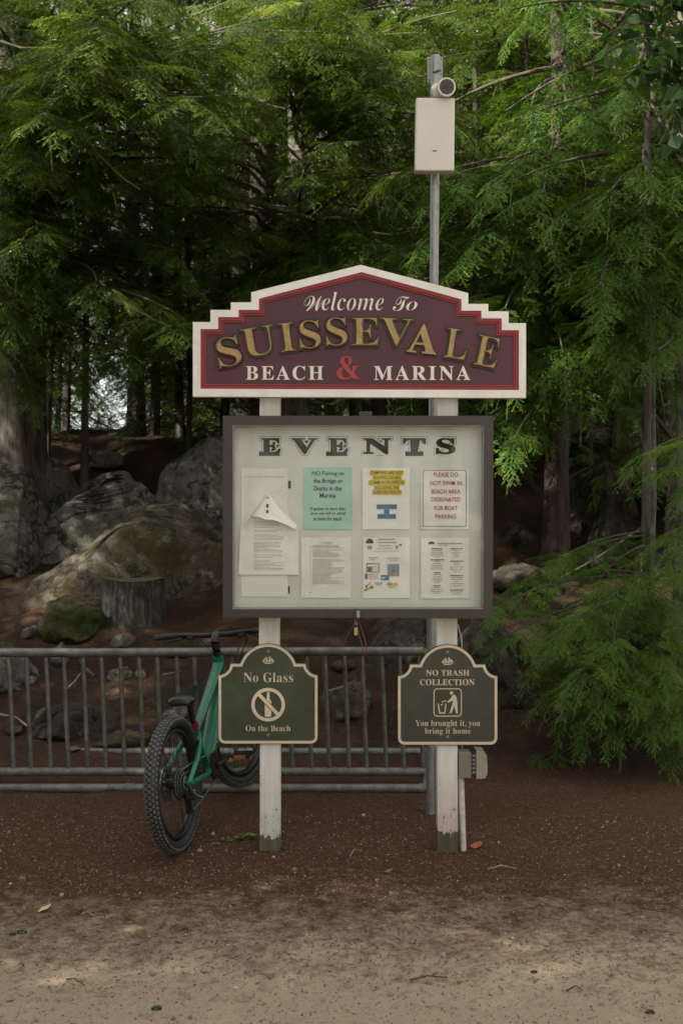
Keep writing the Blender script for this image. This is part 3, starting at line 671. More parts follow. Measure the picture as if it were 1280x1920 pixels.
# ================================================================ SMALL SIGNS
def small_sign(x0, x1, top, bot, label, mat):
    """arched park sign: outline in pixels"""
    k = (x1 - x0) / 187.0; cx = (x0 + x1) / 2; Y = 4.984
    sh = top + 58.7; nt_ = top + 37
    pts = arc(x1 - 13, bot - 13, 13, -90, 0, 6) + [(x1, sh)]
    pts += [(x1 - 22.5 * math.cos(R(a)), nt_ + 21.7 * math.sin(R(a))) for a in (75, 60, 45, 30, 15)]
    pts += [(x1 - 22.5, nt_), (cx + 52.5, nt_)]
    Rr = 55.7
    a0 = math.degrees(math.asin(52.5 / Rr)); a0 = max(a0, 60)
    cyc = top + Rr
    pts += [(cx + Rr * math.sin(R(a)) * (52.5 / (Rr * math.sin(R(70)))), top + (nt_ - top) * (1 - math.cos(R(a))) / (1 - math.cos(R(70)))) for a in np.linspace(66, -66, 23)]
    pts += [(cx - 52.5, nt_), (x0 + 22.5, nt_)]
    pts += [(x0 + 22.5 * math.cos(R(a)), nt_ + 21.7 * math.sin(R(a))) for a in (15, 30, 45, 60, 75)]
    pts += [(x0, sh)] + arc(x0 + 13, bot - 13, 13, 180, 270, 6)
    P = XZ(pts, Y)
    t = thing('park_sign', Vector((W(cx, 0, Y).x, 4.99, W(0, bot, Y).z)), label, 'sign')
    I_ = inset(P, 0.0022); J = inset(P, 0.0145)
    m = MB(); m.ring(P, I_, Y + 0.003, 4.998, 'black'); m.ring(I_, J, Y, 4.997, 'cream'); m.build('border', t)
    m = MB(); m.prism(inset(P, 0.014), Y + 0.0025, 4.9965, mat); m.build('panel', t)
    return t, Y + 0.0015
def ship(m, cx, cy, Y):
    q = lambda pts: m.flat(XZ([(cx + x, cy + y) for x, y in pts], Y)[::-1], Y, 'cream')
    q([(-9, 4.5), (-6, 7.5), (4, 7.8), (9.5, 5.5), (13, 2.6), (8, 4.8), (0, 5.6), (-6, 5.2)])
    q([(-11, 3.6), (-6.2, 3.8), (-6, -4)]); q([(-5.4, 3.8), (-0.6, 4), (-1.4, -6)]); q([(-5.4, -1), (-3.4, -1), (-3.8, -7)]); q([(0, 4), (5, 3.8), (4, -6.5), (1.6, -1)])
    q([(1.4, -2), (3.4, -3), (2.6, -8)]); q([(5.6, 3.2), (11.6, 2.2), (5.4, -4.5)])
def screw(parent, px, py, Y):
    m = MB(); c = W(px, py, Y); n = 10
    for r0, y, mt in ((0.0065, 0.0015, 'galv'),):
        ring = [(c.x + r0 * math.cos(2 * math.pi * i / n), c.z + r0 * math.sin(2 * math.pi * i / n)) for i in range(n)]
        m.prism(ring, Y - y, Y + 0.001, mt)
    ring = [(c.x + 0.0025 * math.cos(2 * math.pi * i / n), c.z + 0.0025 * math.sin(2 * math.pi * i / n)) for i in range(n)]
    m.flat(ring[::1], Y - 0.0019, 'ink'); m.build('screw', parent)
def Z5(x, y): return (400 + x / 6.095, 1200 + y / 6.095)
def Z6(x, y): return (735 + x / 6.095, 1200 + y / 6.095)
t, Y = small_sign(409, 596, 1207, 1395, 'olive green No Glass sign with cream border on the post beside the bicycle', 'signgreen')
m = MB(); put_text(m, serif('No Glass'), (*Z5(346, 372), *Z5(910, 482)), Y, 'cream', offset=-0.008, space=1.04); m.build('lettering', t); m = MB()
put_text(m, serif('On the Beach'), (*Z5(370, 975), *Z5(880, 1042)), Y, 'cream', offset=-0.008, space=1.03); m.build('lettering', t)
m = MB(); ship(m, *Z5(625, 225), Y); m.build('ship_emblem', t)
m = MB(); c = Z5(626, 739)
m.ring(XZ([(c[0] + 31.5 * math.cos(R(a)), c[1] - 31.5 * math.sin(R(a))) for a in range(0, 360, 8)], Y), XZ([(c[0] + 25.3 * math.cos(R(a)), c[1] - 25.3 * math.sin(R(a))) for a in range(0, 360, 8)], Y), Y - 0.0005, Y + 0.001, 'cream')
m.flat(XZ([Z5(502, 630), Z5(530, 604), Z5(752, 838), Z5(724, 864)], Y)[::-1], Y - 0.0002, 'cream')
for s_ in ([(615, 596), (641, 596), (641, 668), (662, 705), (664, 736), (606, 672), (612, 655)], [(588, 735), (662, 812), (662, 862), (648, 880), (600, 880), (588, 862)]):
    m.flat(XZ([Z5(*p) for p in s_], Y)[::-1], Y - 0.0001, 'cream')
m.build('no_bottle_symbol', t); screw(t, *Z5(627, 130), Y); screw(t, *Z5(627, 1086), Y)
t, Y = small_sign(745, 932.5, 1208.5, 1397, 'grey green No Trash Collection sign with cream border on the post beside the conduit', 'signgreen2')
m = MB()
for s_, b0 in (('NO TRASH', (385, 342, 880, 408)), ('COLLECTION', (317, 448, 940, 518))): m = MB(); put_text(m, serif(s_), (*Z6(*b0[:2]), *Z6(*b0[2:])), Y, 'cream', space=1.02); m.build('lettering', t)
for s_, b0 in (('You brought it, you', (265, 915, 1003, 1003)), ('bring it home', (373, 1005, 897, 1090))): m = MB(); put_text(m, serif(s_), (*Z6(*b0[:2]), *Z6(*b0[2:])), Y, 'cream', offset=-0.008, space=1.04); m.build('lettering', t)
m = MB(); ship(m, *Z6(630, 237), Y); m.build('ship_emblem', t)
m = MB()
def rr(x0, y0, x1, y1, r): return [Z6(*p) for p in arc(x1 - r, y1 - r, r, -90, 0, 5) + arc(x1 - r, y0 + r, r, 0, 90, 5) + arc(x0 + r, y0 + r, r, 90, 180, 5) + arc(x0 + r, y1 - r, r, 180, 270, 5)]
ro = XZ(rr(471, 553, 794, 875, 42), Y); m.ring(ro, inset(ro, 0.0042), Y - 0.0003, Y + 0.001, 'cream')
def P6(pts): m.flat(XZ([Z6(*p) for p in pts], Y)[::-1], Y - 0.0002, 'cream')
P6([(676 + 19 * math.cos(R(a)), 604 - 20 * math.sin(R(a))) for a in range(0, 360, 24)][::-1])
P6([(690, 628), (715, 626), (733, 650), (741, 700), (749, 838), (729, 838), (709, 752), (677, 836), (653, 836), (690, 720), (693, 690), (640, 716), (624, 709), (668, 668)])
P6([(517, 726), (530, 726), (548, 826), (594, 826), (606, 728), (620, 728), (604, 840), (536, 840)])
for x, y in ((604, 697), (575, 706), (565, 740)): P6([(x + 10 * math.cos(R(a)), y - 10 * math.sin(R(a))) for a in range(0, 360, 45)][::-1])
m.build('litter_bin_symbol', t); screw(t, *Z6(631, 136), Y); screw(t, *Z6(631, 1106), Y)

# padlock key on a cord under the case
t = thing('hanging_cord', W(671, 1165, 4.93), 'thin reddish cord with small brass tag hanging under the notice case', 'cord')
m = MB(); Yk = 4.93
m.tube([W(670, 1158, Yk), W(664, 1170, Yk - .006), W(651, 1192, Yk), W(640, 1215, Yk + .02), W(636, 1222, Yk + .025)], 0.0014, 'cord', 6)
m.tube([W(670, 1158, Yk), W(677, 1178, Yk), W(684, 1200, Yk), W(688, 1222, Yk), W(686, 1231, Yk), W(682, 1229, Yk), W(679, 1213, Yk), W(672, 1187, Yk), W(668, 1172, Yk)], 0.0022, 'cord', 6)
m.build('cord_loop', t)
m = MB(); a = W(667, 1184, Yk - .008); b = W(667.5, 1168, Yk - .008)
m.box((a.x - 0.008, a.y - .003, a.z - 0.018), (a.x + 0.008, a.y + .003, a.z + 0.018), 'brass', 0.0015); m.tube([b + Vector((-.004, 0, -.01)), b + Vector((-.004, 0, .018)), b + Vector((.003, 0, .022)), b + Vector((.004, 0, -.01))], 0.0016, 'chrome', 6); m.build('tag', t)

# junction box and conduit on the right post
t = thing('outlet_box', W(884, 1457, 5.03), 'weatherproof grey and tan outlet box on the right side of the pinkish post', 'outlet box')
m = MB(); a = W(857.8, 1455, 5.03); b = W(881, 1408, 5.03); m.box((a.x, 4.99, a.z), (b.x, 5.075, b.z), 'boxgrey', 0.003); m.build('box', t)
m = MB(); a = W(881.5, 1454, 5.03); b = W(890, 1406, 5.03); m.box((a.x, 4.995, a.z), (b.x, 5.07, b.z), 'black', 0.002)
for k in range(5): z = a.z + (b.z - a.z) * (0.15 + 0.16 * k); m.box((a.x + .004, 4.990, z), (b.x, 4.996, z + 0.011), 'boxgrey')
m.build('gasket', t)
m = MB(); z0, z1 = W(0, 1456, 5.03).z, W(0, 1404, 5.03).z; x0 = W(890.3, 0, 5.03).x; x1 = W(911, 0, 5.03).x
m.prism([(x0, z0), (x1 - .012, z0 + .002), (x1 - .002, z0 + .02), (x1, z0 + .06), (x1 - .003, z1 - .022), (x1 - .014, z1 - .004), (x0, z1)], 4.985, 5.08, 'boxtan'); m.build('cover', t)
t = thing('conduit', W(868, 1600, 5.01), 'thin white painted conduit leaning up to the outlet box beside the pinkish post', 'conduit')
m = MB(); m.tube([W(868.5, 1606, 5.03), W(866, 1530, 5.03), W(863.5, 1457, 5.03)], 0.0145, 'pvc', 12); m.build('pipe', t)
m = MB(); m.tube([W(863.6, 1458, 5.03), W(863.4, 1447, 5.03)], 0.0185, 'pvc', 12); m.tube([W(863.4, 1447, 5.03), W(863, 1441, 5.03)], 0.0165, 'pvc', 12); m.build('coupling', t)
m = MB(); m.tube([W(858, 1171, 5.05), W(861, 1184, 5.05), W(864, 1192, 5.05), W(865.5, 1205, 5.05), W(864, 1240, 5.06), W(865, 1300, 5.06), W(866, 1412, 5.06)], 0.0035, 'cable', 6)
tag(m.build('cable', None, W(866, 1412, 5.05)), 'thin pale cable running down the right side of the pinkish post', 'cable')

# ================================================================ CAMERA POLE
YQ = 5.63
t = thing('steel_pole', W(807, 1525, YQ), 'tall thin galvanised pole standing behind the welcome sign', 'pole')
m = MB(); m.tube([W(806.5, 1540, YQ), W(808, 1180, YQ), W(812, 700, YQ), W(814.8, 330, YQ), W(816, 180, YQ)], 0.0235, 'galv', 16); m.build('tube', t)
m = MB(); m.tube([W(816, 181, YQ), W(816, 105, YQ)], [0.026, 0.026], 'galv', 16); m.build('sleeve', t); m = MB(); m.tube([W(815, 342, YQ), W(815, 346, YQ)], 0.0255, 'galv', 16); m.build('strap', t)
m = MB(); a, b = W(801, 155, YQ + .03), W(829.5, 107, YQ + .03); m.box((a.x, YQ + .028, a.z), (b.x, YQ + .033, b.z), 'galv', 0.001)
for px, py in ((804.5, 111), (826.5, 111), (804.5, 150), (826.5, 139)):
    c = W(px, py, YQ + .027); m.prism([(c.x + .004 * math.cos(R(a_)), c.z + .004 * math.sin(R(a_))) for a_ in range(0, 360, 45)], YQ + .0265, YQ + .0285, 'ink')
m.build('bracket_plate', t)
m = MB(); c = W(819, 134, YQ - .027); m.tube([c, c + Vector((0, -.012, 0))], 0.006, 'ink', 8); m.tube([c + Vector((-.022, 0, -.005)), c + Vector((.022, 0, .006))], 0.004, 'ink', 6); m.build('clamp_screw', t)
YA = 5.56
t = thing('antenna_box', W(815, 321, YA), 'flat beige plastic antenna box fixed to the pole above the welcome sign', 'antenna box')
import bmesh as _bm
m = MB(); pts = XZ([(777.5, 320), (779.7, 183), (852.5, 183), (851, 320)], YA - 0.03)
a, b = pts[0], pts[2]
bmm = _bm.new(); fr = [bmm.verts.new((x, YA - 0.03, z)) for x, z in pts]; bk = [bmm.verts.new((x, YA + 0.035, z)) for x, z in pts]
bmm.faces.new(fr); bmm.faces.new(bk[::-1])
for i in range(4): bmm.faces.new((fr[i], bk[i], bk[(i + 1) % 4], fr[(i + 1) % 4]))
_bm.ops.recalc_face_normals(bmm, faces=list(bmm.faces)); _bm.ops.bevel(bmm, geom=list(bmm.edges), offset=0.007, segments=3, affect='EDGES', profile=0.5); bmm.verts.index_update()
m.add([v.co for v in bmm.verts], [[v.index for v in f.verts] for f in bmm.faces], 'plastic'); bmm.free(); m.build('housing', t)
m = MB(); a = W(810.5, 284, YA - .0305); b = W(818.5, 281.8, YA - .0305); m.box((a.x, a.y - .0006, a.z), (b.x, a.y + .002, b.z), 'ink'); m.build('indicator_slot', t)
m = MB(); m.box((W(806, 0, YA).x, YA + .0355, W(0, 300, YA).z), (W(824, 0, YA).x, YQ - .024, W(0, 210, YA).z), 'galv'); m.build('mount', t)
c0 = W(837, 163, 5.50); d = (Vector((0.1, -1, -0.12))).normalized()
t = thing('security_camera', W(836, 182, 5.56), 'small white bullet security camera with dark lens perched above the antenna box', 'security camera')
m = MB()
m.tube([c0 - d * 0.13, c0 - d * 0.115, c0 - d * 0.02, c0 + d * 0.000, c0 + d * 0.004], [0.030, 0.042, 0.046, 0.0475, 0.046], 'cambody', 28); m.build('housing', t)
m = MB(); m.tube([c0 + d * 0.002, c0 + d * 0.0048], [0.0395, 0.0385], 'lens', 28); m.tube([c0 + d * 0.004, c0 + d * 0.0056], [0.013, 0.012], 'black', 16); m.build('lens_cover', t)
m = MB(); p0 = c0 - d * 0.075; m.tube([p0 + Vector((-.03, 0, 0)), p0 + Vector((-.053, 0.01, -.002))], [0.034, 0.030], 'cambody', 18); m.tube([p0 + Vector((-.05, 0.01, -.002)), W(818, 163, YQ - .02)], [0.024, 0.022], 'cambody', 14); m.build('mount_arm', t)

# ================================================================ BIKE RACK
t = thing('bike_rack', W(400, 1486, 6.05), 'long low grey steel pipe bike rack of upright bars behind the sign posts', 'bike rack')
YG = 6.21
def rail(pts, r, name, mat='rack'):
    m = MB(); m.tube(pts, r, mat, 14); return m.build(name, t)
rail([W(-460, 1222.5, YG), W(150, 1224, YG), W(500, 1222, YG), W(793, 1221, YG)], 0.0265, 'top_rail')
rail([W(-460, 1449, YG), W(150, 1447, YG), W(500, 1447, YG), W(800, 1447, YG)], 0.0255, 'lower_rail')
rail([W(-460, 1478, 6.046), W(400, 1477.5, 6.046), W(786, 1478, 6.046)], 0.025, 'base_rail')
rail([W(-460, 1410, 6.93), W(400, 1410, 6.93), W(802, 1410, 6.93)], 0.028, 'base_rail')
m = MB(); m.tube([W(785, 1478, 6.046), W(797, 1478.5, 6.046), W(802, 1477, 6.1)], 0.0285, 'rack', 14); m.tube([W(236, 1477.5, 6.046), W(252, 1477.5, 6.046)], 0.029, 'rack', 14); m.build('pipe_coupling', t)
m = MB()
e0 = W(797, 1478, 6.05); e1 = W(803, 1410, 6.92)
m.tube([e0, W(803, 1447, YG) , e1], 0.025, 'rack', 12); m.tube([W(793, 1221, YG), W(799, 1226, YG), W(801, 1240, YG), W(807, 1447, YG)], 0.0235, 'rack', 12); m.build('end_frame', t)
k = 0
for px in np.arange(16 - 34.9 * 13, 790, 34.9):
    jt = 1.5 * math.sin(px * 1.7)
    m = MB(); m.tube([W(px + 0.5 * jt, 1229, YG), W(px + 4.8 + jt, 1335, YG - 0.004), W(px + 9 + jt * .6, 1443, YG)], 0.0128, 'rack', 8); m.build('bar', t)

# ================================================================ BICYCLE (local axes: x right, y forward, z up, origin at the rear tyre contact)
bk = thing('bicycle', W(331, 1594, 5.008), 'green mountain bike with fat knobbly tyres, leaning in the rack beside the No Glass sign', 'bicycle')
bk.rotation_euler = (R(2.6), R(-4.6), R(-11.9))
bk.scale = (.965, .965, .965); bk.location.z = 0.004; bk.location.x += 0.022
ORG[bk] = Vector((0, 0, 0))
def bpart(m, name, parent=None): return m.build(name, parent or bk, origin=Vector((0, 0, 0)))
WR = 0.327; TR = 0.032
def wheel(cy, cz, steer, rear):
    ca, sa = math.cos(steer), math.sin(steer)
    def T(p):   # p = (axial x, radial plane y, z)
        x, y, z = p; return (x * ca + y * sa, cy - x * sa + y * ca, cz + z)
    root_m = MB()
    def torus(m, Rm, rx, rz, mat, nu=64, nv=12):
        vs = []; fs = []
        for i in range(nu):
            a = 2 * math.pi * i / nu
            for j in range(nv):
                b = 2 * math.pi * j / nv; rr_ = Rm + rz * math.cos(b)
                vs.append(T((rx * math.sin(b), rr_ * math.cos(a), rr_ * math.sin(a))))
        for i in range(nu):
            for j in range(nv): fs.append((i * nv + j, ((i + 1) % nu) * nv + j, ((i + 1) % nu) * nv + (j + 1) % nv, i * nv + (j + 1) % nv))
        m.add(vs, fs, mat, True)
    torus(root_m, WR - 0.075, 0.020, 0.013, 'bikeblack')
    w = bpart(root_m, 'wheel')
    m = MB(); torus(m, WR - TR, TR, TR - 0.004, 'rubber2', 72, 16)
    nk = 76
    for i in range(nk):
        for row, b in ((-2, -62), (-1, -30), (0, 0), (1, 30), (2, 62)):
            a = 2 * math.pi * (i + (0.5 if row % 2 else 0)) / nk; bb = R(b)
            rr_ = WR - TR + (TR - 0.0045) * math.cos(bb); xx = TR * math.sin(bb)
            n_ = Vector((math.sin(bb), math.cos(bb) * math.cos(a), math.cos(bb) * math.sin(a))); tg = Vector((0, -math.sin(a), math.cos(a))); sd = n_.cross(tg)
            c = Vector((xx, rr_ * math.cos(a), rr_ * math.sin(a))); hl, hw = 0.0078, 0.0058 if row else 0.0064; hh = 0.0045
            vs = []
            for (u, v_, h_) in ((-1, -1, -0.3), (1, -1, -0.3), (1, 1, -0.3), (-1, 1, -0.3), (-.8, -.8, 1), (.8, -.8, 1), (.8, .8, 1), (-.8, .8, 1)):
                vs.append(T(c + tg * hl * u + sd * hw * v_ + n_ * hh * h_))
            m.add(vs, [(4, 5, 6, 7), (0, 1, 5, 4), (1, 2, 6, 5), (2, 3, 7, 6), (3, 0, 4, 7)], 'rubber')
    bpart(m, 'tyre', w)
    m = MB()
    for i in range(32):
        a = 2 * math.pi * i / 32; s_ = 1 if i % 2 else -1; a2 = a + (0.45 if (i // 2) % 2 else -0.45)
        m.tube([T((0.028 * s_, 0.025 * math.cos(a2), 0.025 * math.sin(a2))), T((0.004 * s_, (WR - .08) * math.cos(a), (WR - .08) * math.sin(a)))], 0.0014, 'bikeblack', 5, False)
    bpart(m, 'spokes', w)
    m = MB(); m.tube([T((-.06, 0, 0)), T((-.045, 0, 0)), T((-.028, 0, 0)), T((.028, 0, 0)), T((.045, 0, 0)), T((.06, 0, 0))], [.008, .018, .028, .028, .018, .008], 'bikeblack', 14); bpart(m, 'hub', w)
    m = MB(); 
    for rr_, x in ((0.085, -0.040),):
        n = 36; V = [T((x, rr_ * math.cos(2 * math.pi * i / n), rr_ * math.sin(2 * math.pi * i / n))) for i in range(n)] + [T((x, (rr_ - .022) * math.cos(2 * math.pi * i / n), (rr_ - .022) * math.sin(2 * math.pi * i / n))) for i in range(n)]
        V += [T((x - .003, rr_ * math.cos(2 * math.pi * i / n), rr_ * math.sin(2 * math.pi * i / n))) for i in range(n)] + [T((x - .003, (rr_ - .022) * math.cos(2 * math.pi * i / n), (rr_ - .022) * math.sin(2 * math.pi * i / n))) for i in range(n)]
        m.add(V, [(i, (i + 1) % n, n + (i + 1) % n, n + i) for i in range(n)] + [(2 * n + (i + 1) % n, 2 * n + i, 3 * n + i, 3 * n + (i + 1) % n) for i in range(n)] + [((i + 1) % n, i, 2 * n + i, 2 * n + (i + 1) % n) for i in range(n)], 'chrome')
        for a in range(0, 360, 60): m.tube([T((x, .02 * math.cos(R(a)), .02 * math.sin(R(a)))), T((x, .065 * math.cos(R(a + 20)), .065 * math.sin(R(a + 20))))], .004, 'bikeblack', 5)
    bpart(m, 'brake_rotor', w)
    if rear:
        m = MB()
        for k in range(8):
            rr_ = 0.078 - 0.0065 * k; x = 0.022 + 0.0042 * k; teeth = 30
            ring = [(rr_ + (0.003 if i % 2 else -0.002)) for i in range(teeth * 2)]
            A = [T((x, r_ * math.cos(math.pi * i / teeth), r_ * math.sin(math.pi * i / teeth))) for i, r_ in enumerate(ring)]; B = [T((x + .002, r_ * math.cos(math.pi * i / teeth), r_ * math.sin(math.pi * i / teeth))) for i, r_ in enumerate(ring)]
            n = teeth * 2; m.add(A + B, [tuple(range(n)), tuple(range(n, 2 * n))[::-1]] + [(i, (i + 1) % n, n + (i + 1) % n, n + i) for i in range(n)], 'rack' if k % 2 else 'bikeblack')
        bpart(m, 'cassette', w)
    return w
wheel(0, WR, 0, True)
FY = 1.065
wheel(FY, WR, R(16), False)
def tubes(name, lst, mat, parent=None):
    m = MB()
    for pts, r in lst: m.tube(pts, r, mat, 14)
    return bpart(m, name, parent)
HT, HB, BB, SJ = (0, .795, .800), (0, .835, .680), (0, .43, .290), (0, .335, .500)
fm = MB()
def oval(pts, rx, ry, mat='bikegreen'):   # chunky aluminium tube: tapered
    fm.tube(pts, rx, mat, 16)
oval([(0, .792, .812), HT, HB, (0, .838, .670)], [.030, .031, .035, .034], 0)
oval([(0, .800, .765), (0, .62, .655), (0, .45, .555), SJ], [.031, .028, .025, .023], 0)
oval([(0, .828, .695), (0, .72, .585), (0, .56, .405), BB], [.038, .043, .045, .045], 0)
oval([BB, (0, .385, .39), SJ, (0, .322, .535)], [.028, .022, .021, .021], 0)
fm.tube([(-.045, .43, .290), (.045, .43, .290)], .034, 'bikegreen', 18)
for s in (-1, 1):
    fm.tube([(.022 * s, .33, .490), (.050 * s, .27, .455), (.066 * s, .16, .40), (.074 * s, .03, .345), (.074 * s, 0, .325)], [.014, .014, .013, .012, .013], 'bikegreen', 10)
    fm.tube([(.036 * s, .40, .285), (.058 * s, .30, .282), (.070 * s, .14, .305), (.074 * s, 0, .322)], [.018, .015, .013, .014], 'bikegreen', 10)
    fm.tube([(.066 * s, 0, .325), (.082 * s, 0, .325)], .016, 'bikegreen', 10)
fr_ = bpart(fm, 'frame')
# lettering along the right side of the down tube
v, f = glyphs('co\u00b7op', space=1.15)
lo, hi = v.min(0), v.max(0); u = (v[:, 0] - lo[0]) / (hi[0] - lo[0]); w_ = (v[:, 1] - (lo[1] + hi[1]) / 2) / (hi[1] - lo[1])
p0 = np.array([0, .56, .405]); dt = np.array([0, .72 - .56, .585 - .405]); L = np.linalg.norm(dt); dt = dt / L
nn = np.array([.93, -.37 * dt[2], .37 * dt[1]]); nn /= np.linalg.norm(nn); up = np.cross(nn, dt)
ang = w_ * 0.034 / 0.041
pos = p0 - dt * 0.04 + np.outer(u * 0.17, dt) + 0.0453 * (np.outer(np.cos(ang), nn) + np.outer(np.sin(ang), up))
mm = MB(); mm.add(pos, f, 'decal'); bpart(mm, 'lettering', fr_)
mm = MB(); mm.tube([(0, .545, .388), (0, .538, .380)], .0462, 'decal', 16, False); bpart(mm, 'stripe', fr_)
tubes('fork', [([(0, .785, .84), (0, .795, .80)], .022), ([(0, .842, .665), (0, .85, .64)], .026), ([(-.062, .86, .655), (0, .852, .665), (.062, .86, .655)], .024)] +
      [([(.060 * s, .86, .66), (.062 * s, .94, .50)], .019) for s in (-1, 1)] + [([(.062 * s, .93, .52), (.062 * s, 1.045, .34), (.058 * s, FY, WR)], [.025, .023, .018]) for s in (-1, 1)], 'bikeblack')
hb = tubes('handlebar', [([(0, .782, .85), (0, .775, .885)], .024), ([(0, .775, .885), (0, .79, .915), (0, .815, .925)], [.025, .024, .026]),
      ([(-.345, .76, .935), (-.20, .80, .938), (-.08, .818, .925), (0, .818, .925), (.08, .818, .925), (.20, .80, .938), (.345, .76, .935)], [.012, .013, .016, .017, .016, .013, .012])], 'bikeblack')
for s in (-1, 1):
    m = MB(); m.tube([(.225 * s, .793, .938), (.345 * s, .76, .935)], .0175, 'rubber2', 12); bpart(m, 'grip', hb)
    m = MB(); m.tube([(.205 * s, .80, .932), (.19 * s, .83, .918)], .010, 'bikeblack', 8); m.tube([(.19 * s, .832, .918), (.22 * s, .852, .905), (.30 * s, .83, .900)], [.007, .006, .005], 'bikeblack', 8)
    m.box((.15 * s - .02, .78, .905), (.15 * s + .02, .82, .93), 'bikeblack', 0.006); bpart(m, 'brake_lever', hb)
tubes('brake_cable', [([(.19, .84, .92), (.16, .91, .91), (.09, .93, .84), (.05, .90, .75), (.03, .86, .70)], .0028), ([(.15, .83, .92), (.14, .93, .88), (.08, .95, .78), (.045, .86, .70), (.045, .83, .67)], .0028),
      ([(-.19, .84, .92), (-.14, .92, .89), (-.07, .93, .80), (-.04, .87, .70)], .0028), ([(.045, .83, .68), (.05, .70, .60)], .0028)], 'bikeblack')
sp = tubes('seat_post', [([(0, .325, .53), (0, .292, .655)], .0145)], 'bikeblack')
m = MB(); m.tube([(0, .328, .520), (0, .318, .548)], .025, 'bikered', 14); bpart(m, 'seat_clamp', sp)
# saddle: lofted sections from tail to nose
m = MB(); secs = [(.150, .045, .690, .018), (.165, .066, .700, .026), (.20, .074, .704, .030), (.25, .060, .706, .032), (.30, .038, .712, .030), (.36, .025, .718, .026), (.405, .018, .716, .018), (.415, .008, .710, .008)]
vs = []; fs = []; q = 14
for (y, w2, z, hh) in secs:
    for j in range(q):
        a = 2 * math.pi * j / q; vs.append((w2 * math.cos(a), y, z + hh * (0.55 * math.sin(a) if math.sin(a) > 0 else 1.0 * math.sin(a)) - 0.010 * abs(math.cos(a)) ** 3))
for i in range(len(secs) - 1):
    for j in range(q): fs.append((i * q + j, i * q + (j + 1) % q, (i + 1) * q + (j + 1) % q, (i + 1) * q + j))
fs += [tuple(range(q))[::-1], tuple(range((len(secs) - 1) * q, len(secs) * q))]
m.add(vs, fs, 'bikeblack', True)
for s in (-1, 1): m.tube([(.022 * s, .18, .672), (.022 * s, .24, .655), (.022 * s, .34, .660), (.008 * s, .38, .69)], .0035, 'bikeblack', 6)
sa = bpart(m, 'saddle')
# drivetrain
m = MB()
for (rr_, x, mt) in ((.072, .052, 'bikeblack'), (.060, .058, 'bikeblack')):
    m.tube([(x, .43, .290), (x + .004, .43, .290)], rr_, mt, 32, True, False)
for a in range(0, 360, 12): m.tube([(.053, .43 + .073 * math.cos(R(a)), .29 + .073 * math.sin(R(a))), (.055, .43 + .077 * math.cos(R(a)), .29 + .077 * math.sin(R(a)))], .003, 'bikeblack', 5)
bpart(m, 'chainring')
m = MB()
top = [(.054, .43, .365), (.045, .2, .385), (.036, 0, .39)]; m.tube(top, .0042, 'rack', 6); m.tube([(.054, .43, .215), (.045, .12, .165), (.042, .035, .175)], .0042, 'rack', 6); bpart(m, 'chain')
for s in (1, -1):
    e = Vector((.085 * s, .43 + .165 * s, .290 + .012 * s)); m = MB(); m.tube([(.066 * s, .43, .290), (.078 * s, .43 + .08 * s, .294), e], [.015, .012, .013], 'bikeblack', 10); cr = bpart(m, 'crank')
    m = MB(); m.tube([e, e + Vector((.02 * s, 0, 0))], .007, 'chrome', 8); c = e + Vector((.07 * s, 0, 0))
    m.box((c.x - .048, c.y - .045, c.z - .011), (c.x + .048, c.y - .030, c.z + .011), 'bikeblack', .003); m.box((c.x - .048, c.y + .030, c.z - .011), (c.x + .048, c.y + .045, c.z + .011), 'bikeblack', .003)
    m.box((c.x - .048, c.y - .0295, c.z - .010), (c.x - .036, c.y + .0295, c.z + .010), 'bikeblack'); m.box((c.x + .036, c.y - .0295, c.z - .010), (c.x + .048, c.y + .0295, c.z + .010), 'bikeblack'); m.box((c.x - .0355, c.y - .012, c.z - .010), (c.x + .0355, c.y + .012, c.z + .010), 'bikeblack', .003)
    bpart(m, 'pedal', cr); m = MB(); m.box((c.x - .032, c.y - .0495, c.z - .009), (c.x + .032, c.y - .0455, c.z + .009), 'orange'); bpart(m, 'pedal_reflector', cr)
m = MB(); m.tube([(.075, 0, .32), (.085, -.01, .28), (.078, .01, .255)], [.012, .014, .012], 'bikeblack', 8); m.box((.055, -.015, .245), (.10, .03, .285), 'bikeblack', .006)
m.tube([(.050, .015, .262), (.050, .016, .258)], .024, 'bikeblack', 12); 
for x in (.043, .057): m.tube([(x, .015, .265), (x, .035, .175)], .011, 'bikeblack', 8)
m.tube([(.050, .035, .178), (.050, .036, .172)], .022, 'bikeblack', 12); m.tube([(.095, 0, .275), (.115, -.02, .272), (.150, -.03, .262)], .0035, 'chrome', 6); m.tube([(.088, -.002, .29), (.104, -.012, .284)], .009, 'chrome', 8); bpart(m, 'derailleur')

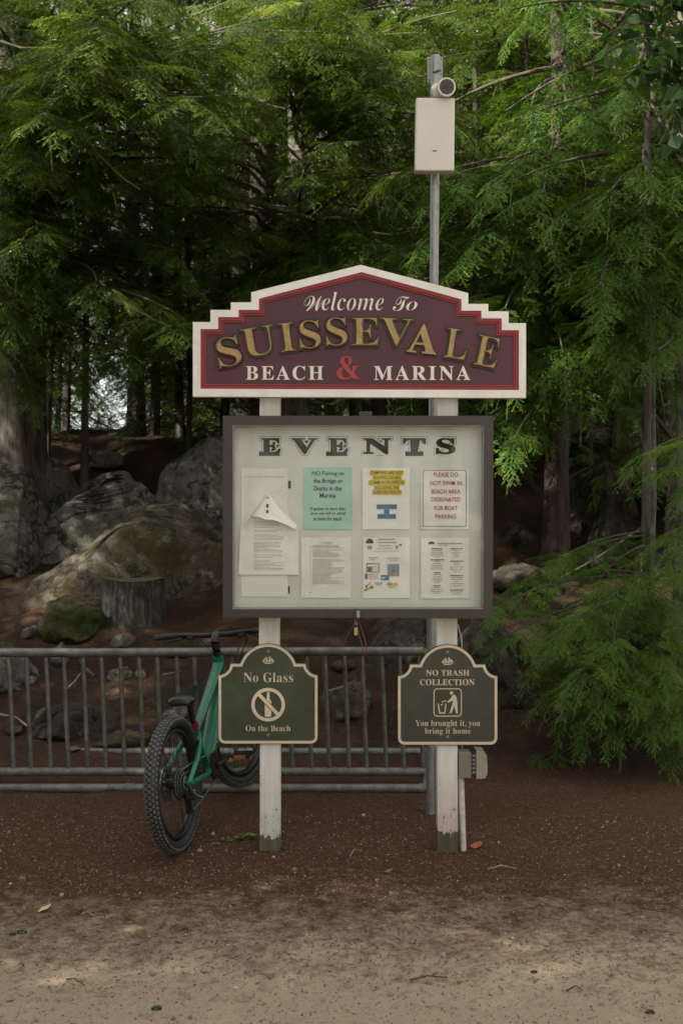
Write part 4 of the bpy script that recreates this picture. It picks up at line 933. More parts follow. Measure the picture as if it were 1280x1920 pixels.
# ================================================================ ROCKS
import bmesh
_ico = {}
def ico(n):
    if n not in _ico:
        bm = bmesh.new(); bmesh.ops.create_icosphere(bm, subdivisions=n, radius=1)
        bm.verts.index_update()
        _ico[n] = (np.array([v.co[:] for v in bm.verts]), [tuple(v.index for v in f.verts) for f in bm.faces]); bm.free()
    return _ico[n]
def rock(name, label, box, Y, depth, mat, seed, slope=0.0, planes=7, rough=0.05, sub=5, power=0.8, profile=None, cat='rock', group=None, yaw=0.0):
    """boulder filling a pixel box at distance Y: rounded block cut by random planes, then weathered"""
    x0, y0, x1, y1 = box
    if Y is None: Y = hit((x0 + x1) / 2, y1 - 0.3 * (y1 - y0)) - 0.15 * depth
    a = W(x0, y1, Y); b = W(x1, y0, Y)
    r = np.random.default_rng(seed); v, f = ico(sub); v = v.copy()
    v = np.sign(v) * np.abs(v) ** power; v /= np.abs(v).max(0)
    for k in range(planes):
        n = r.normal(size=3); n[2] = abs(n[2]) * 0.8; n /= np.linalg.norm(n); d = r.uniform(0.50, 0.78)
        over = np.clip(v @ n - d, 0, None); v = v - 0.92 * over[:, None] * n
    half = np.array([(b.x - a.x) / 2, depth / 2, (b.z - a.z) / 2])
    lo, hi = v.min(0), v.max(0); v = (v - (lo + hi) / 2) / ((hi - lo) / 2)
    v[:, 2] += slope * v[:, 0]
    lo, hi = v[:, 2].min(), v[:, 2].max(); v[:, 2] = (v[:, 2] - (lo + hi) / 2) / ((hi - lo) / 2)
    nrm = v / np.linalg.norm(v, axis=1, keepdims=True)
    p = v * half
    if profile:      # skyline of the block
        cx = (a.x + b.x) / 2; cz = (a.z + b.z) / 2; X = p[:, 0] + cx; pxs = 640 + X / Y * FPX
        zt = CAMZ - (np.interp(pxs, [q[0] for q in profile], [q[1] for q in profile]) - 960) / FPX * Y
        k = np.clip((v[:, 2] + 1) / 2 / (0.45 + 0.5 * (1 - np.abs(v[:, 0]).clip(0, 1) ** 4) ** .3), 0, 1.0)
        p[:, 2] = a.z + (zt - a.z) * k - cz
    p = p + nrm * (rough * half.mean() * 2.2 * fbm(p * 1.9 / max(0.25, half.mean()) * 0.6 + seed * 3.7, 5, 0.55))[:, None] + nrm * (0.014 * fbm(p * 9 + seed, 3, 0.6))[:, None]
    cr1 = vnoise(p * np.array([1.3, 1.3, 2.2]) + seed * 1.7) + 0.35 * vnoise(p * 5 + seed); cr2 = vnoise(p * np.array([2.6, 2.6, 1.2]) + seed * 5.1) + 0.3 * vnoise(p * 8)
    ck_ = 0.3 if seed == 3 else 1.0
    p = p - nrm * (ck_ * 0.05 * half.mean() ** .5 * (np.exp(-(cr1 / .07) ** 2) + 0.6 * np.exp(-(cr2 / .06) ** 2)))[:, None] + nrm * (ck_ * 0.035 * half.mean() ** .5 * np.sign(cr1) * np.clip(np.abs(cr1) * 6, 0, 1))[:, None]
    c, s = math.cos(yaw), math.sin(yaw)
    p = np.stack([p[:, 0] * c - p[:, 1] * s, p[:, 0] * s + p[:, 1] * c, p[:, 2]], -1)
    m = MB(); ctr = Vector(((a.x + b.x) / 2, Y + depth * 0.35, (a.z + b.z) / 2))
    m.add(p + np.array(ctr), f, mat, True)
    o = m.build(name, None, ctr); return tag(o, label, cat, group)
RK = [
 ('boulder', 'big smooth mossy boulder rounded like a whale behind the bicycle, sloping down to the left', (0, 932, 420, 1210), 9.25, 1.3, 'rockmoss', 3, 0.55, 5, 0.028, 6),
 ('boulder', 'long pale lichened slab rising to the right behind the mossy whale-shaped boulder', (-170, 868, 430, 1150), 10.2, 1.0, 'rock', 5, 0.50, 8, 0.04, 6),
 ('boulder', 'upright grey lichened block against the left edge of the notice case', (215, 800, 580, 1080), 10.3, 0.9, 'rock', 8, 0.25, 8, 0.05, 5),
 ('boulder', 'grey tilted slab at the left picture edge with a sharp lit ridge', (-140, 838, 88, 1090), 9.9, 0.9, 'rock', 11, -0.25, 9, 0.035, 6),
 ('boulder', 'brownish lichened block between the left tilted slab and the long pale slab', (8, 840, 140, 990), 10.9, 0.9, 'rock', 13, 0.1, 8, 0.05, 5),
 ('boulder', 'small grey boulder at the top left of the rock pile below the thick trunk', (-60, 800, 50, 870), 11.3, 0.8, 'rock', 17, -0.2, 6, 0.06, 5),
 ('boulder', 'low moss-covered green boulder in front of the tree stump', (62, 1128, 196, 1225), None, 0.7, 'moss', 19, 0.15, 4, 0.04, 5),
 ('boulder', 'dim square boulder under the bright gap in the trees', (160, 796, 250, 868), 12.4, 0.8, 'rockdark', 23, 0.0, 7, 0.05, 4),
 ('rock', 'small rounded stone on the brown slope below the dim square boulder', (168, 844, 228, 874), 11.5, 0.4, 'rock', 29, 0.0, 4, 0.05, 4),
 ('rock', 'broad grey stone behind the left end of the bike rack', (-70, 1206, 64, 1320), None, 0.7, 'rock', 31, 0.0, 6, 0.04, 5),
 ('rock', 'flat topped pale stone slab lying behind the rack bars left of the bicycle', (92, 1323, 176, 1352), None, 0.35, 'rockpale', 37, 0.0, 5, 0.05, 4),
 ('rock', 'wide dark stone carrying the pale slab behind the rack bars', (44, 1336, 224, 1400), None, 0.5, 'rockdark', 41, 0.05, 6, 0.05, 5),
 ('rock', 'low tan stone half buried behind the rack beside the rear wheel', (165, 1374, 272, 1412), None, 0.35, 'rockmoss', 43, 0.15, 5, 0.05, 4),
 ('rock', 'pale stone poking out of the slope above the rear wheel', (192, 1246, 252, 1285), None, 0.3, 'rockpale', 47, 0.1, 6, 0.05, 4),
 ('rock', 'small pale stone right of the one above the rear wheel', (246, 1252, 276, 1280), None, 0.2, 'rockpale', 53, 0.0, 6, 0.05, 3),
 ('rock', 'grey stone behind the rack in front of the moss-covered boulder', (84, 1208, 130, 1258), None, 0.25, 'rock', 59, 0.0, 6, 0.05, 4),
 ('boulder', 'tall dark lichened boulder behind the cord and the right small sign', (672, 1135, 880, 1385), 8.0, 0.9, 'rockdark', 61, -0.1, 7, 0.04, 6),
 ('boulder', 'large dark overhanging boulder right of the No Trash sign', (852, 1150, 1026, 1415), 7.7, 1.1, 'rockdark', 67, -0.15, 6, 0.05, 6),
 ('boulder', 'long grey rock ledge right of the notice case above the young hemlock', (905, 1062, 1075, 1120), 9.2, 0.6, 'rockdark', 71, -0.25, 7, 0.05, 5),
 ('boulder', 'small squared rock perched behind the red-brown trunk right of the notice case', (1062, 794, 1140, 842), 11.6, 0.6, 'rock', 73, 0.0, 8, 0.04, 4),
 ('boulder', 'dark steep rock face between the red-brown and the slim mossy trunk', (1068, 868, 1215, 1130), 9.9, 1.1, 'rockdark', 79, 0.35, 8, 0.05, 6),
 ('boulder', 'dark rock at the right picture edge behind the slim mossy trunk', (1200, 840, 1360, 1120), 9.8, 1.0, 'rockdark', 83, 0.1, 8, 0.05, 5),
 ('boulder', 'dim boulder at the forest floor right of the notice case edge', (920, 985, 1040, 1085), 10.2, 0.7, 'rockdark', 89, 0.0, 7, 0.05, 5),
 ('rock', 'brown mossy stone behind the rack between the two small signs', (600, 1290, 690, 1360), None, 0.4, 'rockmoss', 97, 0.0, 6, 0.05, 4),
 ('rock', 'angular grey stone on the slope just right of the moss-covered boulder', (205, 1192, 246, 1216), None, 0.25, 'rock', 101, 0.1, 7, 0.05, 4),
 ('rock', 'mossy stone on the slope behind the handlebar', (312, 1205, 366, 1236), None, 0.3, 'moss', 103, 0.0, 5, 0.05, 4),
 ('rock', 'flat grey stone behind the rack between the bicycle frame and the left small sign', (296, 1330, 352, 1352), None, 0.3, 'rock', 107, 0.1, 6, 0.05, 4),
 ('rock', 'small dark stone behind the rack at the left picture edge', (2, 1358, 46, 1384), None, 0.25, 'rockdark', 109, 0.0, 6, 0.05, 4),
 ('rock', 'low brown stone on the slope between the two small signs, nearer the top rail', (618, 1238, 668, 1262), None, 0.3, 'rockmoss', 113, 0.0, 6, 0.05, 4),
 ('rock', 'small pale stone behind the rack right of the tan half buried stone', (228, 1392, 252, 1404), None, 0.12, 'rockpale', 127, 0.0, 6, 0.05, 3),
 ('rock', 'narrow pale stone low behind the rack bars, left of the tan half buried stone', (118, 1398, 150, 1412), None, 0.15, 'rockpale', 131, 0.0, 6, 0.05, 3),
 ('rock', 'grey lichened stone on the slope above the broad grey stone at left', (30, 1172, 70, 1200), None, 0.3, 'rock', 137, 0.2, 6, 0.05, 4),
]
PROF = {3: [(-10, 1135), (10, 1123), (50, 1079), (101, 1042), (151, 1002), (202, 968), (255, 941), (302, 937), (356, 948), (386, 965), (410, 995), (420, 1035)],
        5: [(-170, 1090), (0, 1062), (34, 1015), (84, 958), (111, 928), (134, 898), (168, 891), (218, 883), (262, 876), (289, 878), (330, 880), (430, 900)],
        8: [(215, 905), (285, 882), (320, 860), (356, 855), (365, 845), (373, 824), (396, 809), (417, 815), (520, 860)],
        11: [(-140, 862), (0, 868), (33, 872), (50, 885), (76, 910), (86, 960)], 13: [(8, 872), (44, 850), (111, 848), (131, 854), (138, 880)]}
for nm, lb, box, Y, dp, mt, sd, sl, pl, rg, sb in RK:
    pf = PROF.get(sd); rock(nm, lb, box, Y, dp, mt, sd, 0 if pf else sl, pl, rg, sb, profile=pf, power=0.38 if pf else 0.8)

# tree stump
t = thing('tree_stump', W(249, 1168, 8.85), 'wide cut tree stump with furrowed bark in front of the mossy boulder', 'tree stump')
m = MB(); c = W(249, 1168, 8.85); top = W(0, 1086, 8.85).z; rr0 = 61 / 2000 * 8.85
def stump_r(a, u): return rr0 * (0.93 + 0.10 * (1 - u) ** 2 + 0.035 * math.sin(3 * a + 1) + 0.022 * math.sin(7 * a) + 0.02 * vnoise(np.array([[math.cos(a) * 9, math.sin(a) * 9, 1.3]]))[0])
n, kk = 96, 10; vs = []; fs = []
for i in range(kk + 1):
    u = i / kk
    for j in range(n):
        a = 2 * math.pi * j / n; r_ = stump_r(a, u); z = c.z - 0.12 + (top + 0.010 * math.sin(2 * a + 1) - c.z + 0.12) * u
        vs.append((c.x + r_ * math.cos(a), c.y + r_ * math.sin(a), z))
for i in range(kk):
    for j in range(n): fs.append((i * n + j, i * n + (j + 1) % n, (i + 1) * n + (j + 1) % n, (i + 1) * n + j))
m.add(vs, fs, 'stump', True); m.build('trunk', t)
m = MB(); ring = vs[kk * n:]; m.add([(c.x + (p[0] - c.x) * .985, c.y + (p[1] - c.y) * .985, p[2] + .004) for p in ring] + [(c.x, c.y, top - 0.005)], [(j, (j + 1) % n, n) for j in range(n)], 'stumptop'); m.build('cut_top', t)

# ================================================================ FOLIAGE
def rot_axes(yaw, pitch, roll):
    cy, sy, cp, sp, cr, sr = np.cos(yaw), np.sin(yaw), np.cos(pitch), np.sin(pitch), np.cos(roll), np.sin(roll)
    Rz = np.array([[cy, -sy, 0], [sy, cy, 0], [0, 0, 1]]); Ry = np.array([[cp, 0, sp], [0, 1, 0], [-sp, 0, cp]]); Rx = np.array([[1, 0, 0], [0, cr, -sr], [0, sr, cr]])
    return Rz @ Ry @ Rx
def make_spray(seed, nl, nw, sp, side_sp=0.05, sub_sp=0.06):
    """flat feathery hemlock spray one metre long along +x; nl/nw needle length and width, sp needle spacing"""
    r = np.random.default_rng(seed); T = []; V = []
    def twig(p, d, L, curve, val, tipval):
        tipval = tipval * r.uniform(.75, 1.05)
        n = max(2, int(L / sp)); ts = np.linspace(0.04, 1, n)
        side = np.array([-d[1], d[0], 0.0]); side /= np.linalg.norm(side) + 1e-9
        P = p + np.outer(ts * L, d) + np.outer((ts * L) ** 2, np.array([0, 0, -curve]))
        for s in (-1, 1):
            k = len(P); ln = nl * r.uniform(0.7, 1.15, k) * (1 - 0.35 * ts ** 4)
            nd = d * 0.55 + s * side * 0.85 + np.stack([r.normal(0, .12, k), r.normal(0, .12, k), r.normal(0.0, .10, k)], -1)
            nd /= np.linalg.norm(nd, axis=1, keepdims=True)
            wv = np.cross(nd, np.array([0, 0, 1.0]) + r.normal(0, .14, (k, 3)) + r.normal(0, .25, 3)); wv /= np.linalg.norm(wv, axis=1, keepdims=True)
            a = P + wv * nw / 2; b = P - wv * nw / 2 + d * nw * 0.2; c = P + nd * ln[:, None]
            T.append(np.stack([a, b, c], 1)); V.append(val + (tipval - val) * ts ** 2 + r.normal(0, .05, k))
    main_c = 0.24; x = 0.06; s = 1
    bend = r.normal(0, .10); ax = lambda u: np.array([u, 0.03 * math.sin(3 * u) + bend * u * u, -main_c * u * u])
    twig(np.array([.3, 0, -main_c * .09]), np.array([1, 0, -.28]), 0.70, 0.32, 0.4, 0.75)
    while x < 0.98:
        L = (0.40 * (1 - x) ** 0.75 * min(1, 0.45 + x * 2.2) + 0.05) * r.uniform(0.35, 1.25)
        ang = R(58 - 16 * x + r.normal(0, 11)) * s
        d = np.array([math.cos(ang), math.sin(ang), -0.10 - 0.35 * x + r.normal(0, .06)]); d /= np.linalg.norm(d)
        p = ax(x); cv = r.uniform(.3, 1.15)
        if r.random() < .12: x += side_sp * .5; s = -s; continue
        twig(p, d, L, cv, 0.32, 0.80)
        y = 0.03; s2 = 1
        while y < L - 0.02:
            l2 = (0.42 * (L - y) + 0.018) * r.uniform(0.45, 1.2)
            a2 = ang + R(46 + r.normal(0, 12)) * s2
            d2 = np.array([math.cos(a2), math.sin(a2), d[2] - 0.10 + r.normal(0, .08)]); d2 /= np.linalg.norm(d2)
            twig(p + d * y + np.array([0, 0, -cv * y * y]), d2, min(l2, 0.16), 0.9, 0.34, 0.95)
            y += sub_sp * r.uniform(.4, .65); s2 = -s2
        x += side_sp * r.uniform(.4, .65); s = -s
    return np.concatenate(T).astype(np.float32), np.concatenate(V).astype(np.float32)
SPRAYS = {
    'A': [make_spray(k, 0.0150, 0.0100, 0.0080, 0.055, 0.066) for k in range(6)],
    'B': [make_spray(10 + k, 0.020, 0.0140, 0.0125, 0.064, 0.080) for k in range(6)],
    'C': [make_spray(20 + k, 0.034, 0.015, 0.034, 0.085, 0.10) for k in range(3)],
    'D': [make_spray(30 + k, 0.075, 0.036, 0.075, 0.12, 0.16) for k in range(2)],
}
class Crown:
    def __init__(s): s.T = []; s.S = []; s.v = []; s.f = []; s.n = 0
    def spray(s, p, yaw, pitch, roll, scale, lod, shade, r):
        T, V = SPRAYS[lod][int(r.integers(len(SPRAYS[lod])))]
        M = rot_axes(yaw, pitch, roll) * scale
        if r.random() < 0.5: M = M @ np.diag([1, -1, 1])
        s.T.append((T.reshape(-1, 3) @ M.T.astype(np.float32) + np.asarray(p, np.float32)).reshape(-1, 3, 3))
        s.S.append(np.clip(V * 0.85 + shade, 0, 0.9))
    def wood(s, pts, rads, seg=5):
        m = MB(); m.tube(pts, rads, 'twig', seg, False)
        s.v += m.v; s.f += [tuple(i + s.n for i in f) for f in m.f]; s.n += len(m.v)
    def limb(s, base, tip, lod, r, s0=0.62, dens=0.2, rad=0.022, rise=0.10, start=0.25, brown=0.0, lift=0.0):
        base, tip = np.array(base, float), np.array(tip, float); L = np.linalg.norm(tip - base)
        mid = (base + tip) / 2 + np.array([r.normal(0, .06) * L, r.normal(0, .06) * L, rise * L])
        q = lambda t: (1 - t) ** 2 * base + 2 * t * (1 - t) * mid + t * t * tip
        ts = np.linspace(0, 1, 9); s.wood([q(t) for t in ts], [rad * (1 - 0.85 * t) + .002 for t in ts])
        n = max(3, int(1.25 * L * (1 - start) / dens)); side = 1
        for i in range(n):
            t = start + (1 - start) * (i + r.uniform(0, .8)) / n; t = min(t, 0.97)
            p = q(t); tg = q(min(1, t + .03)) - q(t - .03); yaw0 = math.atan2(tg[1], tg[0]); slope = -math.atan2(tg[2], math.hypot(tg[0], tg[1]))
            sc = s0 * r.uniform(.45, 1.1) * (1.05 - 0.45 * t)
            sh = r.normal(lift, .12)
            if brown and r.random() < brown: sh = 0.55
            s.spray(p, yaw0 + side * R(r.uniform(28, 82)), 0.25 * slope + R(r.uniform(-10, 26)), R(r.normal(0, 18)), sc, lod, sh, r); side = -side
        tg = q(1) - q(.93); s.spray(q(.93), math.atan2(tg[1], tg[0]), -math.atan2(tg[2], math.hypot(tg[0], tg[1])) + R(6), 0, s0 * .75, lod, 0.08, r)
    def build(s, parent, mats, name='crown', origin=None):
        return tri_mesh(name, np.concatenate(s.T), np.concatenate(s.S), mats, None, parent, origin if origin is not None else ORG[parent], (s.v, s.f))
def trunk_mesh(m, pts, rads, mat, seg=20, flute=0.08, rough=0.05):
    """trunk with an uneven, fluted surface"""
    P = [np.array(p, float) for p in pts]
    # resample
    d = np.cumsum([0] + [np.linalg.norm(P[i + 1] - P[i]) for i in range(len(P) - 1)]); n = max(6, int(d[-1] / 0.16))
    ts = np.linspace(0, d[-1], n); X = np.stack([np.interp(ts, d, [p[k] for p in P]) for k in range(3)], -1); rr_ = np.interp(ts, d, rads)
    vs = []; fs = []
    for i in range(n):
        fl = 0.55 * math.exp(-ts[i] / 0.35) if ts[0] == 0 else 0
        a = np.arange(seg) * 2 * math.pi / seg
        nz = fbm(np.stack([np.cos(a) * 2.2, np.sin(a) * 2.2, 0 * a + ts[i] * 0.8], -1) + pts[0][0], 3)
        rad = rr_[i] * (1 + fl * (0.6 + 0.4 * np.cos(a * 4 + pts[0][0])) + flute * np.cos(a * 5 + 0.3 * ts[i]) * 0.5 + rough * nz * 1.6)
        vs += list(np.stack([X[i, 0] + rad * np.cos(a), X[i, 1] + rad * np.sin(a), X[i, 2] + 0 * a], -1))
    for i in range(n - 1):
        for j in range(seg): fs.append((i * seg + j, i * seg + (j + 1) % seg, (i + 1) * seg + (j + 1) % seg, (i + 1) * seg + j))
    m.add(vs, fs, mat, True)
def tree(label, px, Y, r_base, mat, height=11.0, cat='tree', name='hemlock_tree', lean=(0, 0), group=None, dead=0):
    x = (px - 640) / FPX * Y; z = gh(x, Y) - 0.15
    t = thing(name, (x, Y, z + 0.15), label, cat, group)
    m = MB(); hs = [0, .3, 1.2, 3, 6, height]; rs = [1.12, 1.0, .92, .8, .55, .1]
    path = [(x + lean[0] * h + 0.03 * math.sin(h * 1.3 + px), Y + lean[1] * h, z + h) for h in hs]
    trunk_mesh(m, path, [r_base * k for k in rs], mat, 24 if r_base > .1 else 12)
    m.build('trunk', t)
    at = lambda zz: np.array([np.interp(zz - z, hs, [p[k] for p in path]) for k in (0, 1)] + [zz])
    t['_'] = 0; del t['_']
    return t, at, z
def fill(cr, at, zb, n, z0, z1, reach, lod, r, s0=0.62, az=None, droop=0.35, **kw):
    """limbs all round the trunk between two heights"""
    for k in range(n):
        h = z0 + (z1 - z0) * (k + r.random()) / n
        a = r.uniform(0, 2 * math.pi) if az is None else r.uniform(*az)
        L = reach * (1 - 0.55 * max(0, (h - z0)) / max(1, (z1 - z0))) * r.uniform(.7, 1.1)
        b = at(zb + h); cr.limb(b, b + np.array([math.cos(a) * L, math.sin(a) * L, -droop * L * r.uniform(.3, 1.2)]), lod, r, s0, **kw)
def aim(cr, at, targets, lod, r, s0=0.6, up=(0.25, 0.8), **kw):
    """limbs whose tips hang at chosen points"""
    for (px, py, Y) in targets:
        if 430 < px < 625 and 205 < py < 430 and Y < 11.8: continue      # the gap where the twin trunks show
        p = np.array(W(px, py, Y)); cr.limb(at(p[2] + r.uniform(*up)), p, lod, r, s0, **kw)
def scatter(n, poly_x, poly_y, ys, r): return [(r.uniform(*poly_x), r.uniform(*poly_y), r.uniform(*ys)) for k in range(n)]

# --- big hemlock on the left, sunlit branches reaching over the rack
r = np.random.default_rng(101)
t, at, zb = tree('huge old hemlock at the left edge with thick furrowed trunk and sunlit drooping branches', 36, 11.0, 0.30, 'bark', 12)
cr = Crown()
aim(cr, at, scatter(46, (-60, 440), (-60, 340), (7.3, 9.2), r), 'B', r, 0.92, dens=.17, start=.4, brown=.02)
aim(cr, at, scatter(34, (-80, 330), (300, 650), (8.2, 10.3), r), 'B', r, 0.82, dens=.19, start=.3, brown=.02)
aim(cr, at, scatter(34, (-70, 110), (-20, 690), (8.4, 10.2), r), 'B', r, 0.80, dens=.16, start=.12)
aim(cr, at, [(545, 212, 8.4), (500, 190, 8.6), (330, 250, 8.0), (600, 60, 8.2), (520, 30, 8.0), (460, -10, 8.4), (360, 520, 9.3), (300, 560, 9.6), (80, 640, 9.6), (150, 690, 9.9), (60, 730, 9.7), (-20, 700, 9.6), (330, 470, 9.0)], 'B', r, 0.8, dens=.19, start=.35)
fill(cr, at, zb, 40, 4.2, 11.5, 3.2, 'C', r, 0.95, dens=.34, az=(R(-95), R(165)))
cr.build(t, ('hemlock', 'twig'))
# --- twin trunks in the middle
r = np.random.default_rng(102)
t, at, zb = tree('hemlock with reddish-brown trunk, left of the pair seen above the welcome sign', 497, 12.2, 0.19, 'barkred', 12)
cr = Crown()
aim(cr, at, scatter(34, (300, 760), (390, 720), (9.4, 11.3), r) + scatter(14, (250, 480), (180, 430), (9.6, 11.3), r), 'B', r, 0.82, dens=.2, start=.3)
fill(cr, at, zb, 34, 3.0, 11.5, 2.6, 'C', r, 0.95, dens=.36); cr.build(t, ('hemlock', 'twig'))
r = np.random.default_rng(103)
t, at, zb = tree('hemlock with pale lichen-grey trunk, right of the pair seen above the welcome sign', 557, 11.8, 0.155, 'barklichen', 12)
cr = Crown()
aim(cr, at, scatter(30, (580, 860), (-40, 360), (8.3, 10.6), r) + scatter(20, (440, 820), (430, 600), (8.8, 10.4), r) + scatter(22, (450, 620), (-60, 215), (8.6, 10.8), r), 'B', r, 0.85, dens=.19, start=.3, brown=.05)
fill(cr, at, zb, 30, 4.5, 11.5, 2.6, 'C', r, 0.95, dens=.36); cr.build(t, ('hemlock', 'twig'))
# --- right hemlocks
r = np.random.default_rng(104)
t, at, zb = tree('hemlock with shaggy red-brown trunk right of the notice case', 1047, 9.9, 0.115, 'barkred', 10)
cr = Crown()
aim(cr, at, scatter(44, (840, 1240), (230, 730), (7.8, 9.3), r) + scatter(16, (960, 1130), (330, 750), (8.4, 9.5), r) + scatter(14, (980, 1110), (-40, 280), (8.4, 9.5), r), 'B', r, 0.80, dens=.18, start=.3)
aim(cr, at, scatter(16, (700, 1000), (330, 600), (8.2, 9.4), r) + scatter(14, (870, 1010), (600, 900), (8.8, 10.4), r), 'B', r, 0.75, dens=.19, start=.3)
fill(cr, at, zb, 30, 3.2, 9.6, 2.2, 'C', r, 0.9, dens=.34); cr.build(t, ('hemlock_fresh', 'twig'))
r = np.random.default_rng(105)
t, at, zb = tree('slim hemlock with mossy patched trunk near the right picture edge', 1212, 8.8, 0.055, 'barklichen', 9, lean=(0.004, 0))
cr = Crown()
aim(cr, at, scatter(30, (1060, 1330), (300, 660), (7.0, 8.4), r) + scatter(24, (1150, 1260), (120, 640), (7.4, 8.4), r), 'B', r, 0.70, dens=.16, start=.2)
aim(cr, at, scatter(12, (1080, 1330), (640, 900), (8.2, 9.4), r), 'B', r, 0.5, dens=.2, start=.3)
fill(cr, at, zb, 24, 3.0, 8.6, 1.8, 'C', r, 0.8, dens=.32); cr.build(t, ('hemlock_fresh', 'twig'))
r = np.random.default_rng(106)
t, at, zb = tree('dark hemlock with reddish trunk showing high up right of the security camera', 1062, 13.2, 0.15, 'barkred', 13)
cr = Crown()
aim(cr, at, scatter(44, (820, 1280), (-40, 360), (10.2, 12.6), r), 'B', r, 0.9, dens=.22, start=.3)
fill(cr, at, zb, 34, 3.5, 12, 2.6, 'C', r, 0.95, dens=.36); cr.build(t, ('hemlock', 'twig'))
# --- young hemlock sweeping low at the right
r = np.random.default_rng(107)
t, at, zb = tree('young bright green hemlock with branches sweeping to the ground right of the No Trash sign', 1215, 7.75, 0.035, 'bark', 2.6, name='young_hemlock')
cr = Crown()
aim(cr, at, [(930, 1140, 7.1), (975, 1090, 7.4), (1010, 1060, 7.6), (1060, 1040, 7.6), (950, 1190, 6.9), (1010, 1240, 6.8), (1030, 1200, 6.6), (1060, 1170, 6.6), (1110, 1150, 6.7), (1045, 1290, 6.7), (1075, 1270, 6.5), (1100, 1250, 6.4), (1150, 1210, 6.4),
             (1060, 1310, 6.8), (1100, 1305, 6.5), (1140, 1290, 6.3), (1190, 1270, 6.3), (1240, 1230, 6.4), (1110, 1345, 6.6), (1165, 1350, 6.4), (1220, 1330, 6.3), (1270, 1300, 6.3), (1290, 1370, 6.4), (1250, 1380, 6.5), (1330, 1330, 6.4), (1180, 1120, 7.0), (1120, 1090, 7.2), (1250, 1160, 6.8)],
    'A', r, 0.56, up=(-0.02, 0.28), dens=.095, start=.25, rad=.009, rise=.10, lift=.22)
aim(cr, at, [(1025, 1425, 6.75), (1000, 1430, 6.75)], 'A', r, 0.3, up=(-.1, .1), dens=.3, start=.75, rad=.010)
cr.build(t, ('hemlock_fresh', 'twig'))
r = np.random.default_rng(108)
t, at, zb = tree('young hemlock reaching in from the right picture edge with pale branch tips', 1400, 7.0, 0.04, 'bark', 3.4, name='young_hemlock')
cr = Crown()
aim(cr, at, [(1205, 850, 6.6), (1235, 880, 6.4), (1215, 1040, 6.6), (1240, 1060, 6.5), (1225, 1085, 6.7), (1275, 1010, 6.3), (1290, 830, 6.5), (1300, 900, 6.4), (1290, 1110, 6.4)], 'A', r, 0.54, up=(0.0, .22), lift=.24, dens=.10, start=.3, rad=.012)
cr.build(t, ('hemlock_fresh', 'twig'))

# --- broadleaf tree at the upper right: red-brown lichened stem and hanging heart shaped leaves
def leaf_tris(p, d, up, L, r):
    """heart shaped leaf folded along its midrib"""
    d = d / np.linalg.norm(d); s = np.cross(up, d); s /= np.linalg.norm(s); n = np.cross(d, s); w = L * 0.42
    prof = [(0, .10), (.12, .75), (.32, 1.0), (.55, .82), (.78, .42), (1.0, 0)]; out = []
    for sg in (-1, 1):
        pts = [p + d * L * u + s * sg * w * k + n * (-0.22 * w * k - 0.10 * L * u * u) for u, k in prof]; mid = [p + d * L * u - n * (0.10 * L * u * u) for u, k in prof]
        for i in range(5):
            out.append((mid[i], pts[i], pts[i + 1])); out.append((mid[i], pts[i + 1], mid[i + 1]))
    return out
r = np.random.default_rng(109)
t, at, zb = tree('broadleaf tree with reddish lichened stem and large hanging leaves in the upper right corner', 1275, 8.3, 0.06, 'barklichen', 8, name='broadleaf_tree')
cr = Crown(); TT = []; SS = []
for k in range(52):
    px, py, Y = r.uniform(1090, 1360), r.uniform(-120, 215), r.uniform(6.4, 7.8)
    if px < 1180 and py > 150: continue
    if px > 1190 and py < 260 and r.random() < .3: py += 60
    tip = np.array(W(px, py, Y)); b = at(tip[2] + r.uniform(.2, .9)); mid = (b + tip) / 2 + np.array([0, 0, .22])
    q = [(1 - u) ** 2 * b + 2 * u * (1 - u) * mid + u * u * tip for u in np.linspace(0, 1, 8)]; cr.wood(q, list(np.linspace(.010, .0025, 8)), 4)
    for j in range(13):
        u = r.uniform(.35, 1.0); p = (1 - u) ** 2 * b + 2 * u * (1 - u) * mid + u * u * tip
        a = r.uniform(0, 2 * math.pi); d = np.array([math.cos(a) * .7, math.sin(a) * .7, r.uniform(-1.3, -.2)]); st = p + d * .03
        TT += leaf_tris(st, d, np.array([r.normal(0, .4), r.normal(0, .4), 1]), r.uniform(.075, .125), r); SS += [np.clip(r.normal(.45, .2), 0, 1)] * 20
cr.T.append(np.array(TT, np.float32)); cr.S.append(np.array(SS, np.float32)); cr.build(t, ('leaf', 'twig'))

# --- thin saplings and dark stems on the ridge at the left
for px, Y, rb, h, lb, mt in ((92, 11.6, .035, 3.4, 'thin bare sapling stem just right of the huge left trunk', 'bark'), (152, 11.3, .040, 4.2, 'thin leaning sapling stem left of the bright gap in the trees', 'bark'),
                             (283, 12.6, .045, 4.5, 'thin brown stem right of the dark trunk above the long pale slab', 'barkdark')):
    r = np.random.default_rng(int(px)); t, at, zb = tree(lb, px, Y, rb, mt, h, name='sapling', lean=(0.03, 0)); cr = Crown()
    fill(cr, at, zb, 9, 1.5, h, .9, 'C', r, .5, dens=.3, rad=.008); cr.build(t, ('hemlock', 'twig'))
r = np.random.default_rng(120)
t, at, zb = tree('dark hemlock with near-black trunk right of the bright gap in the trees', 252, 13.2, .11, 'barkdark', 11); cr = Crown()
aim(cr, at, [q for q in scatter(64, (60, 440), (300, 770), (10.6, 12.6), r) if not (165 < q[0] < 215 and q[1] > 680)], 'B', r, .8, dens=.2, start=.3); fill(cr, at, zb, 26, 3.2, 10.5, 2.3, 'C', r, .9, dens=.36); cr.build(t, ('hemlock', 'twig'))
